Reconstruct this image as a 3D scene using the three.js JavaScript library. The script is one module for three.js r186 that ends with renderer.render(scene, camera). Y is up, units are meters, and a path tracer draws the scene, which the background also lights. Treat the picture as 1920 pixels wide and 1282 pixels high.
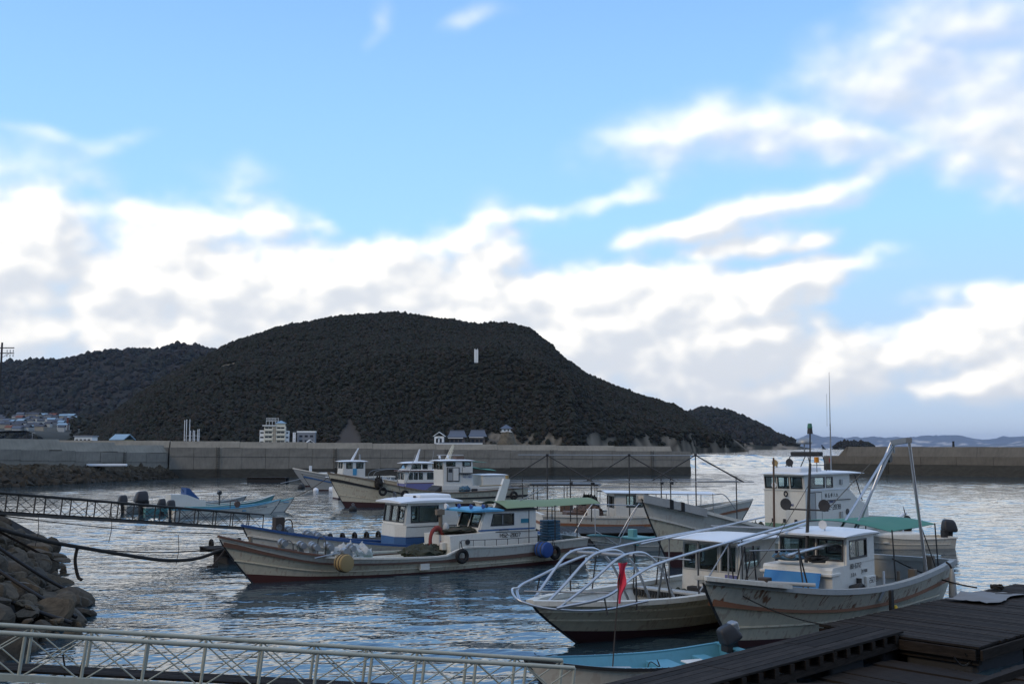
import * as THREE from 'three';
import { mergeGeometries, mergeVertices, toCreasedNormals } from 'three/addons/utils/BufferGeometryUtils.js';
import { RoundedBoxGeometry } from 'three/addons/geometries/RoundedBoxGeometry.js';
import { ImprovedNoise } from 'three/addons/math/ImprovedNoise.js';

// ---------------------------------------------------------------- camera, exposure
const scene = new THREE.Scene();
const renderer = new THREE.WebGLRenderer({ antialias: true });
renderer.toneMapping = THREE.LinearToneMapping;
renderer.toneMappingExposure = 1.0;
renderer.shadowMap.enabled = true;
const camera = new THREE.PerspectiveCamera(36.4, 1024 / 683, 0.1, 120000);
camera.position.set(0, 4.5, 0);
camera.rotation.set(Math.atan(199 / 1950), 0, 0);
scene.add(camera);

// ---------------------------------------------------------------- random numbers and noise
function rng(seed) { let s = seed >>> 0; return () => { s = (s + 0x6D2B79F5) >>> 0; let t = Math.imul(s ^ (s >>> 15), 1 | s); t = (t + Math.imul(t ^ (t >>> 7), 61 | t)) ^ t; return ((t ^ (t >>> 14)) >>> 0) / 4294967296; }; }
const R = rng(7);
const rr = (a, b) => a + (b - a) * R();
const perlin = new ImprovedNoise();
const fbm = (x, y, z, o = 4) => { let s = 0, a = 1, n = 0; for (let i = 0; i < o; i++) { s += a * perlin.noise(x, y, z); n += a; a *= 0.5; x *= 2.03; y *= 2.03; z *= 2.03; } return s / n; };
const { clamp, lerp, smoothstep, degToRad: rad } = THREE.MathUtils;
const V = (x, y, z) => new THREE.Vector3(x, y, z);
const L = (r, g, b) => new THREE.Color().setRGB(r, g, b);

// ---------------------------------------------------------------- sky: broken winter cumulus over pale blue
const clouds = [ // azimuth, elevation, half width, half height, tilt, weight, greyness
  [-27, 9.2, 5.2, 4.2, 0, 1.05, 0.1], [-26.2, 12.2, 1.7, 1.0, 0, .9, 0], [-18, 8.6, 5.5, 3.4, 0, 1.05, 0.05], [-14.6, 11.6, 3.0, 1.9, 0, .95, 0.0], [-12.2, 12.3, 3.6, .45, -3, .6, 0],
  [-10.5, 8.2, 5, 2.3, 0, .95, .25], [-4, 9.9, 4.6, 2.6, 10, .95, .2], [-1.2, 12.3, 3.6, .6, 8, .7, .1], [-8, 5, 22, 2.6, 0, .9, .35],
  [1.5, 7.6, 5.5, 2.2, 0, 1.05, 0], [8, 8.0, 4.6, 1.7, 0, 1.05, 0], [15.5, 8.6, 4.6, 0.85, 10, .95, 0.05], [10, 5.6, 10, 1.9, 0, .9, .42], [6, 3.6, 12, 1.9, 0, .72, .5], [17, 4.5, 3.8, 1.7, 0, .9, .3],
  [24.5, 5.6, 4.2, 1.5, 6, 1.0, 0.05], [28, 6.0, 4, 1.8, 0, 1.0, .05], [24.5, 3.3, 4.2, .7, 8, .9, .05], [18, 2.5, 9, .7, 0, .6, .4],
  [11.6, 16.8, 5.8, 1.5, 4, 1.05, .15], [17, 16.2, 5, 1.0, -4, .95, .15], [6.2, 14.0, 3.2, .45, 18, .75, 0], [2.2, 12.9, 3.0, .35, 16, .7, 0],
  [13.5, 12.6, 5.4, .75, 9, .95, .55], [18.5, 14.3, 4, .8, 18, .85, .3], [12.8, 10.7, 3.6, .75, 8, .85, .25], [17, 10.8, 2, .5, 5, .7, .5],
  [25, 21.5, 4.6, 1.7, 0, .9, .25], [22.5, 19, 5.6, 2.0, -12, .85, .25], [26, 15.8, 4.6, 1.7, -10, .88, .3], [30, 18, 5, 5, 0, .95, .3],
  [-8, 23.3, .9, 1.2, 0, .5, 0], [-1.6, 23.6, 1.9, .6, 12, .62, 0], [-22.5, 15.8, 1.8, .5, 8, .5, .2], [-25.5, 16, 1.5, .6, 0, .42, .2], [-21.4, 12.8, 1, .35, 10, .5, .4],
].map(([a, e, w, h, t, k, g]) => [a, e, 1 / w, 1 / h, Math.cos(rad(t)), Math.sin(rad(t)), k, g]);
function cloudDensity(az, el, dx, dy, dz, out) {
  let env = 0, grey = 0, gw = 1e-4;
  const w1 = fbm(dx * 7 + 11, dy * 11, dz * 7, 3), w2 = fbm(dx * 7, dy * 11 + 7, dz * 7 + 4, 3), wA = az + w1 * 4.2, wE = el + w2 * 2.2;
  const inF = 1 - smoothstep(Math.abs(az), 29, 40);
  if (inF > 0) for (const c of clouds) {
    const a = wA - c[0], e = wE - c[1]; if (Math.abs(e) > 9 || Math.abs(a) > 40) continue;
    const u = (a * c[4] + e * c[5]) * c[2], v = (-a * c[5] + e * c[4]) * c[3], q = u * u + v * v * (v < 0 ? .7 : 1);
    if (q < 5) { const g = c[6] * Math.exp(-q * .62); env = Math.max(env, g) + .25 * Math.min(env, g); grey += g * c[7]; gw += g; }
  }
  env = Math.min(env, 1.15) * inF;
  if (inF < 1) {
    const b = perlin.noise(dx * 2.2 + 5, dy * 5, dz * 2.2), bank = Math.exp(-Math.pow((el - 7) / 7, 2)) * .8 + .66 * smoothstep(el, 12, 34);
    env = Math.max(env, (1 - inF) * (bank + b * .55)); grey += .3 * (1 - inF); gw += 1 - inF;
  }
  out.grey = grey / gw;
  const n = fbm(dx * 13, dy * 22, dz * 13, 6) * .95 + fbm(dx * 40 + 3, dy * 60, dz * 40, 4) * .36;
  return env + n * (.35 + .55 * smoothstep(env, .1, .6)) * smoothstep(env, .05, .4) * lerp(1, .62, smoothstep(el, 11, 17));
}
const skyW = 2048, skyH = 1024, skyData = new Float32Array(skyW * skyH * 4);
{
  const o1 = {}, o2 = {};
  const stops = [[0, .64, .74, .86], [3, .57, .74, .95], [7, .50, .76, 1.05], [12, .43, .78, 1.2], [18, .355, .68, 1.2], [24, .29, .57, 1.12], [45, .27, .47, .86], [90, .25, .42, .74]];
  for (let j = 0; j < skyH; j++) for (let i = 0; i < skyW; i++) {
    const th = ((i + .5) / skyW - .5) * Math.PI * 2, el = ((j + .5) / skyH - .5) * 180, k = (j * skyW + i) * 4;
    const ce = Math.cos(rad(el)), dx = Math.cos(th) * ce, dz = Math.sin(th) * ce, dy = Math.sin(rad(el));
    const az = Math.atan2(dx, -dz) * 180 / Math.PI, e = Math.max(el, 0);
    let s = 0; while (s < stops.length - 2 && stops[s + 1][0] < e) s++;
    const A = stops[s], B = stops[s + 1], t = clamp((e - A[0]) / (B[0] - A[0]), 0, 1);
    let c = [1, 2, 3].map((q) => lerp(A[q], B[q], t));
    if (el > -1) {
      const d = cloudDensity(az, el, dx, dy, dz, o1);
      if (d > .2) {
        const e2 = rad(el + .75), a2 = rad(az - 1.0), c2 = Math.cos(e2);
        const d2 = cloudDensity(az - 1.0, el + .75, Math.sin(a2) * c2, Math.sin(e2), -Math.cos(a2) * c2, o2);
        const alpha = smoothstep(d, lerp(.26, .14, smoothstep(el, 10, 16)), lerp(.92, 1.25, smoothstep(el, 9, 16))) * (.98 - .16 * smoothstep(el, 11, 17));
        const lit = clamp(.5 + (d - d2) * 1.15 - o1.grey * .8 + .28 * fbm(dx * 10 + 4, dy * 18, dz * 10, 4), 0, 1);
        const hi = [1.42, 1.35, 1.22], lo = [.77, .81, .87];
        const cl = [0, 1, 2].map((q) => lerp(lo[q], hi[q], lit * lit * (3 - 2 * lit)) );
        c = c.map((v, q) => lerp(v, cl[q], alpha));
      }
    }
    skyData[k] = c[0]; skyData[k + 1] = c[1]; skyData[k + 2] = c[2]; skyData[k + 3] = 1;
  }
}
const sky = new THREE.DataTexture(skyData, skyW, skyH, THREE.RGBAFormat, THREE.FloatType);
sky.mapping = THREE.EquirectangularReflectionMapping; sky.magFilter = THREE.LinearFilter; sky.needsUpdate = true;
scene.background = sky; scene.environment = sky;
const SKY = 1.0; scene.backgroundIntensity = SKY; scene.environmentIntensity = SKY;

// ---------------------------------------------------------------- sun, veiled by cloud, behind the camera on the left
const sun = new THREE.DirectionalLight(new THREE.Color(1, .78, .5), 0.85);
sun.position.set(-75, 62, 15); sun.target.position.set(0, 0, -50); scene.add(sun, sun.target);
sun.castShadow = true; sun.shadow.radius = 24; sun.shadow.mapSize.set(2048, 2048);
Object.assign(sun.shadow.camera, { left: -140, right: 140, top: 140, bottom: -140, near: 1, far: 500 });
scene.fog = new THREE.FogExp2(new THREE.Color().setRGB(.56, .70, 1), 1.0e-5);

// ---------------------------------------------------------------- helpers
const used = new Map();
function numbered(name) { const n = used.get(name) ?? 0; used.set(name, n + 1); return n ? `${name}_${String(n).padStart(3, '0')}` : name; }
function shade(o) { o.castShadow = true; o.receiveShadow = true; return o; }
function mesh(name, geo, mat, parent) { const m = shade(new THREE.Mesh(Array.isArray(geo) ? join(geo) : geo, mat)); m.name = name; if (parent) parent.add(m); return m; }
function thing(name, label, category, pos = [0, 0, 0], turn = 0, group) {
  const g = new THREE.Group(); g.name = numbered(name); g.position.set(...pos); g.rotation.y = turn; g.userData = { label, category }; if (group) g.userData.group = group; scene.add(g); return g;
}
function solo(name, geo, mat, label, category, group) { const m = mesh(numbered(name), geo, mat, scene); m.userData = { label, category }; if (group) m.userData.group = group; return m; }
function structure(name, geo, mat) { const m = mesh(numbered(name), geo, mat, scene); m.userData = { kind: 'structure' }; return m; }
function copyOf(src, pos, turn, label) { const c = src.clone(); c.name = numbered(src.name.replace(/_\d{3}$/, '')); c.userData = { ...src.userData }; if (label) c.userData.label = label; c.position.set(...pos); c.rotation.y = turn; scene.add(c); return c; }
function join(list) { const gs = list.map((g) => { const h = g.index ? g.toNonIndexed() : g; for (const k of Object.keys(h.attributes)) if (!['position', 'normal', 'uv'].includes(k)) h.deleteAttribute(k); if (!h.attributes.normal) h.computeVertexNormals(); if (!h.attributes.uv) h.setAttribute('uv', new THREE.BufferAttribute(new Float32Array(h.attributes.position.count * 2), 2)); return h; }); return gs.length === 1 ? gs[0] : mergeGeometries(gs); }
function boxUV(g, s = 1) { // uv in metres from the dominant axis of each face
  const h = g.index ? g.toNonIndexed() : g; if (!h.attributes.normal) h.computeVertexNormals(); const p = h.attributes.position, n = h.attributes.normal, uv = new Float32Array(p.count * 2);
  for (let i = 0; i < p.count; i++) { const ax = Math.abs(n.getX(i)), ay = Math.abs(n.getY(i)), az = Math.abs(n.getZ(i)); const [a, b] = ay > ax && ay > az ? [p.getX(i), p.getZ(i)] : ax > az ? [p.getZ(i), p.getY(i)] : [p.getX(i), p.getY(i)]; uv[2 * i] = a * s; uv[2 * i + 1] = b * s; }
  h.setAttribute('uv', new THREE.BufferAttribute(uv, 2)); return h;
}
const box = (x0, x1, y0, y1, z0, z1) => boxUV(new THREE.BoxGeometry(Math.abs(x1 - x0), Math.abs(y1 - y0), Math.abs(z1 - z0)).translate((x0 + x1) / 2, (y0 + y1) / 2, (z0 + z1) / 2));
const rbox = (x0, x1, y0, y1, z0, z1, r = .02, s = 2) => boxUV(new RoundedBoxGeometry(Math.abs(x1 - x0), Math.abs(y1 - y0), Math.abs(z1 - z0), s, r).translate((x0 + x1) / 2, (y0 + y1) / 2, (z0 + z1) / 2));
const asV = (p) => (p.isVector3 ? p : V(p[0], p[1], p[2]));
function bar(a, b, r, r2 = r, seg = 7) { a = asV(a); b = asV(b); const d = b.clone().sub(a), g = new THREE.CylinderGeometry(r2, r, d.length(), seg); g.applyQuaternion(new THREE.Quaternion().setFromUnitVectors(V(0, 1, 0), d.normalize())); return g.translate((a.x + b.x) / 2, (a.y + b.y) / 2, (a.z + b.z) / 2); }
function plank(a, b, w, t, up = V(0, 1, 0)) { // a straight bar of rectangular section from a to b: width w across, t along up
  a = asV(a); b = asV(b); const d = b.clone().sub(a), len = d.length(); d.normalize(); const s = d.clone().cross(up).normalize(), u = s.clone().cross(d); const g = new THREE.BoxGeometry(len, t, w); const m = new THREE.Matrix4().makeBasis(d, u, s); g.applyMatrix4(m); const h = g.toNonIndexed(); h.translate((a.x + b.x) / 2, (a.y + b.y) / 2, (a.z + b.z) / 2); const q = h.attributes.uv; for (let i = 0; i < q.count; i++) q.setXY(i, q.getX(i) * len, q.getY(i) * w); return h;
}
function tube(pts, r, n = 0, seg = 7, closed = false, tension = .5) { const c = new THREE.CatmullRomCurve3(pts.map(asV), closed, 'catmullrom', tension); return new THREE.TubeGeometry(c, n || pts.length * 6, r, seg, closed); }
function sag(a, b, drop, n = 7) { a = asV(a); b = asV(b); const out = []; for (let i = 0; i <= n; i++) { const t = i / n, p = a.clone().lerp(b, t); p.y -= drop * 4 * t * (1 - t); out.push(p); } return out; }
function grid(nu, nv, f, closedU = false) { // parametric sheet
  const pos = [], uv = [], idx = []; const p = V(0, 0, 0);
  for (let j = 0; j <= nv; j++) for (let i = 0; i <= nu; i++) { f(i / nu, j / nv, p); pos.push(p.x, p.y, p.z); uv.push(i / nu, j / nv); }
  for (let j = 0; j < nv; j++) for (let i = 0; i < nu; i++) { const a = j * (nu + 1) + i, b = a + 1, c = a + nu + 1, d = c + 1; idx.push(a, b, d, a, d, c); }
  const g = new THREE.BufferGeometry(); g.setAttribute('position', new THREE.Float32BufferAttribute(pos, 3)); g.setAttribute('uv', new THREE.Float32BufferAttribute(uv, 2)); g.setIndex(idx); g.computeVertexNormals(); return g;
}
function loft(A, B, flip) { // strip between two equally long point lists
  const n = A.length - 1; const g = grid(n, 1, (u, v, p) => { const i = Math.round(u * n); p.copy(asV(v < .5 ? A[i] : B[i])); }); if (flip) { const ix = g.index.array; for (let i = 0; i < ix.length; i += 3) { const t = ix[i]; ix[i] = ix[i + 1]; ix[i + 1] = t; } g.computeVertexNormals(); } return g;
}
function slab(pts, th, holes = []) { // outline in x,y extruded along +z by th
  const s = new THREE.Shape(pts.map((p) => new THREE.Vector2(...p))); for (const h of holes) s.holes.push(new THREE.Path(h.map((p) => new THREE.Vector2(...p)))); return new THREE.ExtrudeGeometry(s, { depth: th, bevelEnabled: false, curveSegments: 6 });
}
function frame(g, o, ux, uy, uz) { return g.applyMatrix4(new THREE.Matrix4().makeBasis(asV(ux), asV(uy), asV(uz)).setPosition(asV(o))); }
// ---- textures: grain, stains, wear
function texture(w, h, f, srgb = true) { const d = new Uint8Array(w * h * 4); for (let j = 0; j < h; j++) for (let i = 0; i < w; i++) { const c = f(i / w, j / h, i, j), k = (j * w + i) * 4; d[k] = clamp(c[0] * 255, 0, 255); d[k + 1] = clamp(c[1] * 255, 0, 255); d[k + 2] = clamp(c[2] * 255, 0, 255); d[k + 3] = 255; } const t = new THREE.DataTexture(d, w, h); t.wrapS = t.wrapT = THREE.RepeatWrapping; t.magFilter = THREE.LinearFilter; if (srgb) t.colorSpace = THREE.SRGBColorSpace; t.needsUpdate = true; return t; }
const s2 = (v) => (v <= .0031308 ? v * 12.92 : 1.055 * Math.pow(v, 1 / 2.4) - .055);
const tileFbm = (u, v, f, s, o = 4) => { const a = u * Math.PI * 2, b = v * Math.PI * 2, r = f / 6.283; return fbm(Math.cos(a) * r + s, Math.sin(a) * r + Math.cos(b) * r * 1.31, Math.sin(b) * r * 1.31 - s, o); };
const rep = (t, x, y) => { const c = t.clone(); c.repeat.set(x, y); c.needsUpdate = true; return c; };

// ---------------------------------------------------------------- the sea
const waveN = (() => { // tiling ripple normals, 16 m a side
  const N = 1024, r = rng(11), ws = [];
  for (let i = 0; i < 90; i++) { const k = Math.round(30 + Math.pow(r(), 1.4) * 130), a = Math.PI / 2 + .35 + (r() + r() + r() - 1.5) * 1.15; const kx = Math.round(Math.cos(a) * k), ky = Math.round(Math.sin(a) * k), kk = Math.hypot(kx, ky); ws.push([kx, ky, r() * 6.283, .036 * Math.pow(kk / 60, -.2) / Math.sqrt(45)]); }
  const sx = new Float32Array(N * N), sy = new Float32Array(N * N);
  for (const [kx, ky, p, amp] of ws) { const kk = Math.hypot(kx, ky), gx = amp * kx / kk, gy = amp * ky / kk; for (let j = 0; j < N; j++) for (let i = 0; i < N; i++) { const c = Math.cos(6.283185 * (kx * i + ky * j) / N + p); sx[j * N + i] += gx * c; sy[j * N + i] += gy * c; } }
  return texture(N, N, (u, v, i, j) => { const a = sx[j * N + i] , b = sy[j * N + i], l = 1 / Math.hypot(a, b, 1); return [.5 - a * l * .5, .5 - b * l * .5, .5 + l * .5]; }, false);
})();
// grid lines: fine steps inside the given spans, growing steps out to the far limits
function axis(spans, far0, far1) { const a = [spans[0][0]]; for (const [, end, step] of spans) while (a[a.length - 1] < end - 1e-6) a.push(Math.min(a[a.length - 1] + step, end)); let s = spans[0][2], v = a[0]; while (v > far0) { s *= 1.35; v = Math.max(v - s, far0); a.unshift(v); } s = spans[spans.length - 1][2]; v = a[a.length - 1]; while (v < far1) { s *= 1.35; v = Math.min(v + s, far1); a.push(v); } return a; }
{
  const xs = axis([[-70, -34, .6], [-34, 32, .23], [32, 140, .7]], -60000, 60000), zs = axis([[-720, -200, 3.4], [-200, -112, .55], [-112, -62, .26], [-62, -15, .125]], -82000, 3000);
  const waves = []; const r = rng(5); for (let i = 0; i < 46; i++) { const lam = .34 * Math.pow(9, Math.pow(r(), 1.3)), a = Math.PI / 2 + .22 + (r() + r() + r() - 1.5) * .95, k = 6.283 / lam; waves.push([Math.cos(a) * k, Math.sin(a) * k, r() * 6.283, .058 * Math.pow(lam, .12) / k / Math.sqrt(23), lam]); }
  for (let i = 0; i < 14; i++) { const lam = 7.6 + r() * 6, a = Math.PI / 2 + .3 + (r() + r() - 1) * .9, k = 6.283 / lam; waves.push([Math.cos(a) * k, Math.sin(a) * k, r() * 6.283, .19 / k / Math.sqrt(7), lam, 1]); }
  const nx = xs.length - 1, nz = zs.length - 1;
  const g = grid(nx, nz, (u, v, p) => { const x = xs[Math.round(u * nx)], z = zs[nz - Math.round(v * nz)]; let y = 0; const m = smoothstep(x, -70, -58) * (1 - smoothstep(x, 128, 140)) * smoothstep(z, -720, -640) * (1 - smoothstep(z, -16, -12)); if (m > 0) { const dz = z < -200 ? 3.4 : z < -112 ? .55 : z < -62 ? .26 : .125, dx = Math.abs(x + 1) > 33 ? .7 : .23, calm = .62 + .75 * smoothstep(perlin.noise(x / 13, z / 26, 3) + .4 * perlin.noise(x / 5, z / 9, 8), -.35, .45); for (const s of waves) { const f = smoothstep(s[4], 2.2 * Math.max(dz, dx * .55), 3.6 * Math.max(dz, dx * .55)); if (f > 0 && (!s[5] || z < -172)) y += (s[5] ? smoothstep(-z, 172, 230) : 1) * f * s[3] * Math.sin(s[0] * x + s[1] * z + s[2]); } y *= calm; } p.set(x, y * m, z); });
  const P = g.attributes.position, U = g.attributes.uv; for (let i = 0; i < P.count; i++) U.setXY(i, P.getX(i) / 16, -P.getZ(i) / 16);
  structure('sea', g, new THREE.MeshPhysicalMaterial({ color: L(.025, .05, .065), roughness: .03, ior: 1.65, normalMap: waveN, normalScale: new THREE.Vector2(1, 1) }));
}

// ---------------------------------------------------------------- hills
const interp = (pts, x) => { if (x <= pts[0][0]) return pts[0][1]; for (let i = 1; i < pts.length; i++) if (x <= pts[i][0]) { const [a, b] = [pts[i - 1], pts[i]], t = (x - a[0]) / (b[0] - a[0]); return lerp(a[1], b[1], t * t * (3 - 2 * t) * .35 + t * .65); } return pts[pts.length - 1][1]; };
const woodMat = new THREE.MeshStandardMaterial({ color: 0xffffff, roughness: 1, vertexColors: true });
function crownGeo(seed, flat) { // a ragged crown of leaf clumps, radius about 1
  const r = rng(seed), g = new THREE.IcosahedronGeometry(1, 1), p = g.attributes.position, key = new Map();
  for (let i = 0; i < p.count; i++) { const k = [p.getX(i), p.getY(i), p.getZ(i)].map((v) => v.toFixed(2)).join(); if (!key.has(k)) key.set(k, .68 + r() * .6); const s = key.get(k); p.setXYZ(i, p.getX(i) * s, p.getY(i) * s * flat + .25, p.getZ(i) * s); }
  g.computeVertexNormals(); return g;
}
const crowns = [crownGeo(3, .85), crownGeo(8, 1.05), crownGeo(21, .75)];
function hill(name, { x0, x1, z0, z1, step, H, tint, trees, tr, keep, palette, label, zt = z0 }) {
  const nu = Math.round((x1 - x0) / step), nv = Math.round((z1 - z0) / step);
  const g = grid(nu, nv, (u, v, p) => { const x = lerp(x0, x1, u), z = lerp(z1, z0, v); p.set(x, H(x, z), z); });
  const P = g.attributes.position, N = g.attributes.normal, c = new Float32Array(P.count * 3);
  for (let i = 0; i < P.count; i++) { const q = tint(P.getX(i), P.getY(i), P.getZ(i), N.getY(i)); c.set(q, i * 3); }
  g.setAttribute('color', new THREE.BufferAttribute(c, 3));
  structure(name, g, woodMat);
  if (!trees) return;
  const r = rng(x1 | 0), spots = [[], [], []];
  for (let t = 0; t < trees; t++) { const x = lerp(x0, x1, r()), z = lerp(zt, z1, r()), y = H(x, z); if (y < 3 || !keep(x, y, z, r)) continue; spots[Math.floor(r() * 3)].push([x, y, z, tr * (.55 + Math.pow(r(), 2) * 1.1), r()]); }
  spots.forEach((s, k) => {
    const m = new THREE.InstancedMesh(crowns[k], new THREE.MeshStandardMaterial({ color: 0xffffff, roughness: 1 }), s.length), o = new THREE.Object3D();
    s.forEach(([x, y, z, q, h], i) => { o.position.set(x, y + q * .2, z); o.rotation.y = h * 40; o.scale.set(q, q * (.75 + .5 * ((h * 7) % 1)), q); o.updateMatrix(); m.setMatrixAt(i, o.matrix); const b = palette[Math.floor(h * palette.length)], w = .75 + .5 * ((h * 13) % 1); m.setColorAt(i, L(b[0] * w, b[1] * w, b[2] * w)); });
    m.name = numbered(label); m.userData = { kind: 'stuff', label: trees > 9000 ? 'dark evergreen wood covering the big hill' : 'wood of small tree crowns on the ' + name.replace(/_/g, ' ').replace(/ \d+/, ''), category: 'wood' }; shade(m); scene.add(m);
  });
}
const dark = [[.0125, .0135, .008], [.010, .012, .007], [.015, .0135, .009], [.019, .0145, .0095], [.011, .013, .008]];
// the big wooded hill behind the breakwater
const ridgeA = [[-640, -6], [-600, 5], [-570, 26], [-540, 48], [-500, 72], [-450, 102], [-400, 128], [-350, 151], [-300, 167], [-230, 179], [-160, 184], [-95, 175], [-45, 168], [-8, 170], [22, 163], [45, 146], [75, 118], [105, 98], [140, 83], [175, 70], [218, 59], [240, 36], [262, 12], [285, -6]];
const shoreA = (x) => -960 - 430 * (1 - smoothstep(x, -575, -340)) - 60 * Math.sin(x / 210 + 1) - Math.max(0, (x - 60)) * 1.0 + 18 * perlin.noise(x / 40, 3, 1);
function HA(x, z) {
  const R0 = interp(ridgeA, x), zr = -1400, zf = shoreA(x);
  let t = z > zr ? clamp((zf - z) / (zf - zr), -.1, 1) : 1 - clamp((zr - z) / 600, 0, 1) * .9;
  const sh = t < 0 ? t * 30 : z > zr ? lerp(t, Math.sin(t * Math.PI / 2), .45) : t;
  const spur = 38 * Math.exp(-Math.pow((x + 40) / 120, 2) - Math.pow((z + 1130) / 90, 2)) * smoothstep(t, 0, .3);
  const n = fbm(x / 130, 2, z / 130, 4) * 30 * Math.sin(clamp(t, 0, 1) * Math.PI) * (1 - .55 * clamp(t, 0, 1));
  const cliff = smoothstep(x, -10, 30) * 13 * smoothstep(t, 0.0, .045) * (1 + .6 * perlin.noise(x / 23, 7, 2));
  return Math.min(R0 * 1.02, sh * R0 + spur + n * .8 + cliff * (1 - t) + fbm(x / 16, 4, z / 16, 2) * 1.6 - 60 * (1 - smoothstep(x, -650, -585)) + (x > -30 ? 7 * fbm(x / 11, 9, z / 11, 3) * smoothstep(t, .01, .05) * (1 - smoothstep(t, .1, .3)) : 0)) + (t > 0 ? 1.5 : 0);
}
const slipA = (x, y) => smoothstep(1 - Math.abs(x + 152 + .25 * y) / (19 * (1.05 - y / 36)), 0, .3) * (y < 33 ? 1 : 0); // bare triangular slip
const rockA = (x, y, z) => { // bare ochre sea cliffs
  const n = fbm(x / 17, y / 24, z / 40, 3) + .55 * fbm(x / 6, y / 11, 1, 3);
  return x > -25 && x < 275 ? smoothstep(n + .15 + .22 * Math.exp(-Math.pow((x - 12) / 22, 2)) + .12 * Math.exp(-Math.pow((x - 190) / 22, 2)) - Math.max(0, (y - 12) / 26), .06, .2) : 0;
};
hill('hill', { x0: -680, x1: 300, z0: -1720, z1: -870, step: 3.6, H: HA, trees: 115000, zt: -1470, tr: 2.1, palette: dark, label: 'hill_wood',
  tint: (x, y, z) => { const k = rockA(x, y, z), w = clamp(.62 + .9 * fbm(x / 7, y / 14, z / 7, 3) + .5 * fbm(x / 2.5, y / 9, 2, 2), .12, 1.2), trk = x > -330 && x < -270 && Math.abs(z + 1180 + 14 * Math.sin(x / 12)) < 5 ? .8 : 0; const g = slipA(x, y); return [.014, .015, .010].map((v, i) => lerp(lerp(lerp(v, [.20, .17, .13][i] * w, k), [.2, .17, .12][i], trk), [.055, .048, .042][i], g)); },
  keep: (x, y, z, r) => z > -1480 && y > 5 && slipA(x, y) < .3 && rockA(x, y, z) < .5 + .6 * r() * r() && Math.hypot(x + 38.6, z + 1115) > 5 && !(x > -330 && x < -270 && Math.abs(z + 1180 + 14 * Math.sin(x / 12)) < 6) });
// blue ridge far behind on the left
const ridgeB = [[-4000, 330], [-3400, 380], [-2850, 424], [-2600, 405], [-2440, 418], [-2310, 434], [-2210, 424], [-2100, 434], [-1980, 473], [-1840, 480], [-1720, 473], [-1625, 500], [-1510, 486], [-1400, 462], [-1270, 405], [-1040, 330], [-650, 195], [-325, 70], [-160, 0]];
hill('mountain', { x0: -4000, x1: -200, z0: -6300, z1: -3700, step: 22, trees: 16000, zt: -5400, tr: 12, palette: dark, label: 'mountain_wood',
  H: (x, z) => { const t = z > -5200 ? clamp((-3800 - z) / 1400, 0, 1) : 1 - clamp((-5200 - z) / 1100, 0, 1) * .8; return Math.pow(Math.sin(t * Math.PI / 2), 1.1) * interp(ridgeB, x) + (fbm(x / 420, 3, z / 420, 4) * 115 - 12) * Math.sin(t * Math.PI) + fbm(x / 60, 8, z / 60, 3) * 8 * t; },
  tint: (x, y, z) => { const n = fbm(x / 140, y / 140, z / 140, 3); return [.022 + .014 * n, .020 + .006 * n, .016]; }, keep: (x, y, z) => z > -5400 });
// wooded headland and islet beyond the harbour mouth
const ridgeC = [[620, 75], [670, 128], [735, 150], [800, 142], [872, 120], [945, 84], [1018, 44], [1072, 15], [1110, -6]];
hill('headland', { x0: 600, x1: 1160, z0: -4400, z1: -3740, step: 9, trees: 9000, tr: 8, palette: dark, label: 'headland_wood',
  H: (x, z) => { const t = 1 - Math.abs(z + 4000) / 235; return (t < 0 ? t * 70 : Math.pow(Math.sin(clamp(t, 0, 1) * Math.PI / 2), .8) * interp(ridgeC, x)) + fbm(x / 54, 2, z / 54, 3) * 9; },
  tint: (x, y, z, ny) => { const k = y < 28 + 24 * perlin.noise(x / 26, 5, 1) ? smoothstep(fbm(x / 32, y / 22, 4, 3), -.05, .2) : 0; return [lerp(.024, .2, k), lerp(.027, .17, k), lerp(.02, .135, k)]; }, keep: (x, y, z, r) => y > 14 && !(y < 36 && fbm(x / 32, y / 22, 4, 3) > .1) });
hill('islet', { x0: 1210, x1: 1400, z0: -4080, z1: -3920, step: 5, trees: 900, tr: 5, palette: dark, label: 'islet_wood',
  H: (x, z) => 27 * (1 - Math.pow(Math.abs((x - 1308) / 74), 4)) * (1 - Math.pow((z + 4000) / 70, 2)) - 2 + 3 * perlin.noise(x / 14, 1, z / 14), tint: () => [.03, .035, .03], keep: (x, y) => y > 5 });
const farRidge = (s, base, amp) => (x) => base + amp * fbm(x / 6300, s, 1, 4) + 190 * fbm(x / 1750, s, 5, 3);
for (const [z, base, amp, s, xa, xb] of [[-72000, 760, 720, 3, 17800, 20700], [-56000, 325, 700, 9, 21000, 28500]]) {
  const f = farRidge(s, base, amp);
  hill('far_mountains', { x0: xa - 600, x1: 55000, z0: z - 4000, z1: z + 4000, step: 300, trees: 0,
    H: (x, zz) => Math.max(-20, f(x) * (1 - Math.pow(Math.abs((zz - z) / 4000), 1.4)) * (1 + .4 * fbm(x / 1100, 3, zz / 1100, 3)) * smoothstep(x, xa, xb)),
    tint: (x, y, zz) => { const k = smoothstep(fbm(x / 830, y / 280, zz / 1100, 3), .14, .26) * (y < 500 ? 1 : 0); return [lerp(.085, .6, k), lerp(.085, .52, k), lerp(.06, .4, k)]; } });
}
// unseen wooded hill added behind the quay to block sky light on the harbour
hill('hillside', { x0: -420, x1: 420, z0: 40, z1: 420, step: 10, trees: 2500, tr: 5, palette: dark, label: 'added_hillside_wood',
  H: (x, z) => 6 + 150 * smoothstep(z, 40, 300) * (1 - .25 * Math.pow(x / 420, 2)) + fbm(x / 70, 1, z / 70, 3) * 14, tint: () => [.03, .032, .022], keep: () => true });

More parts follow.
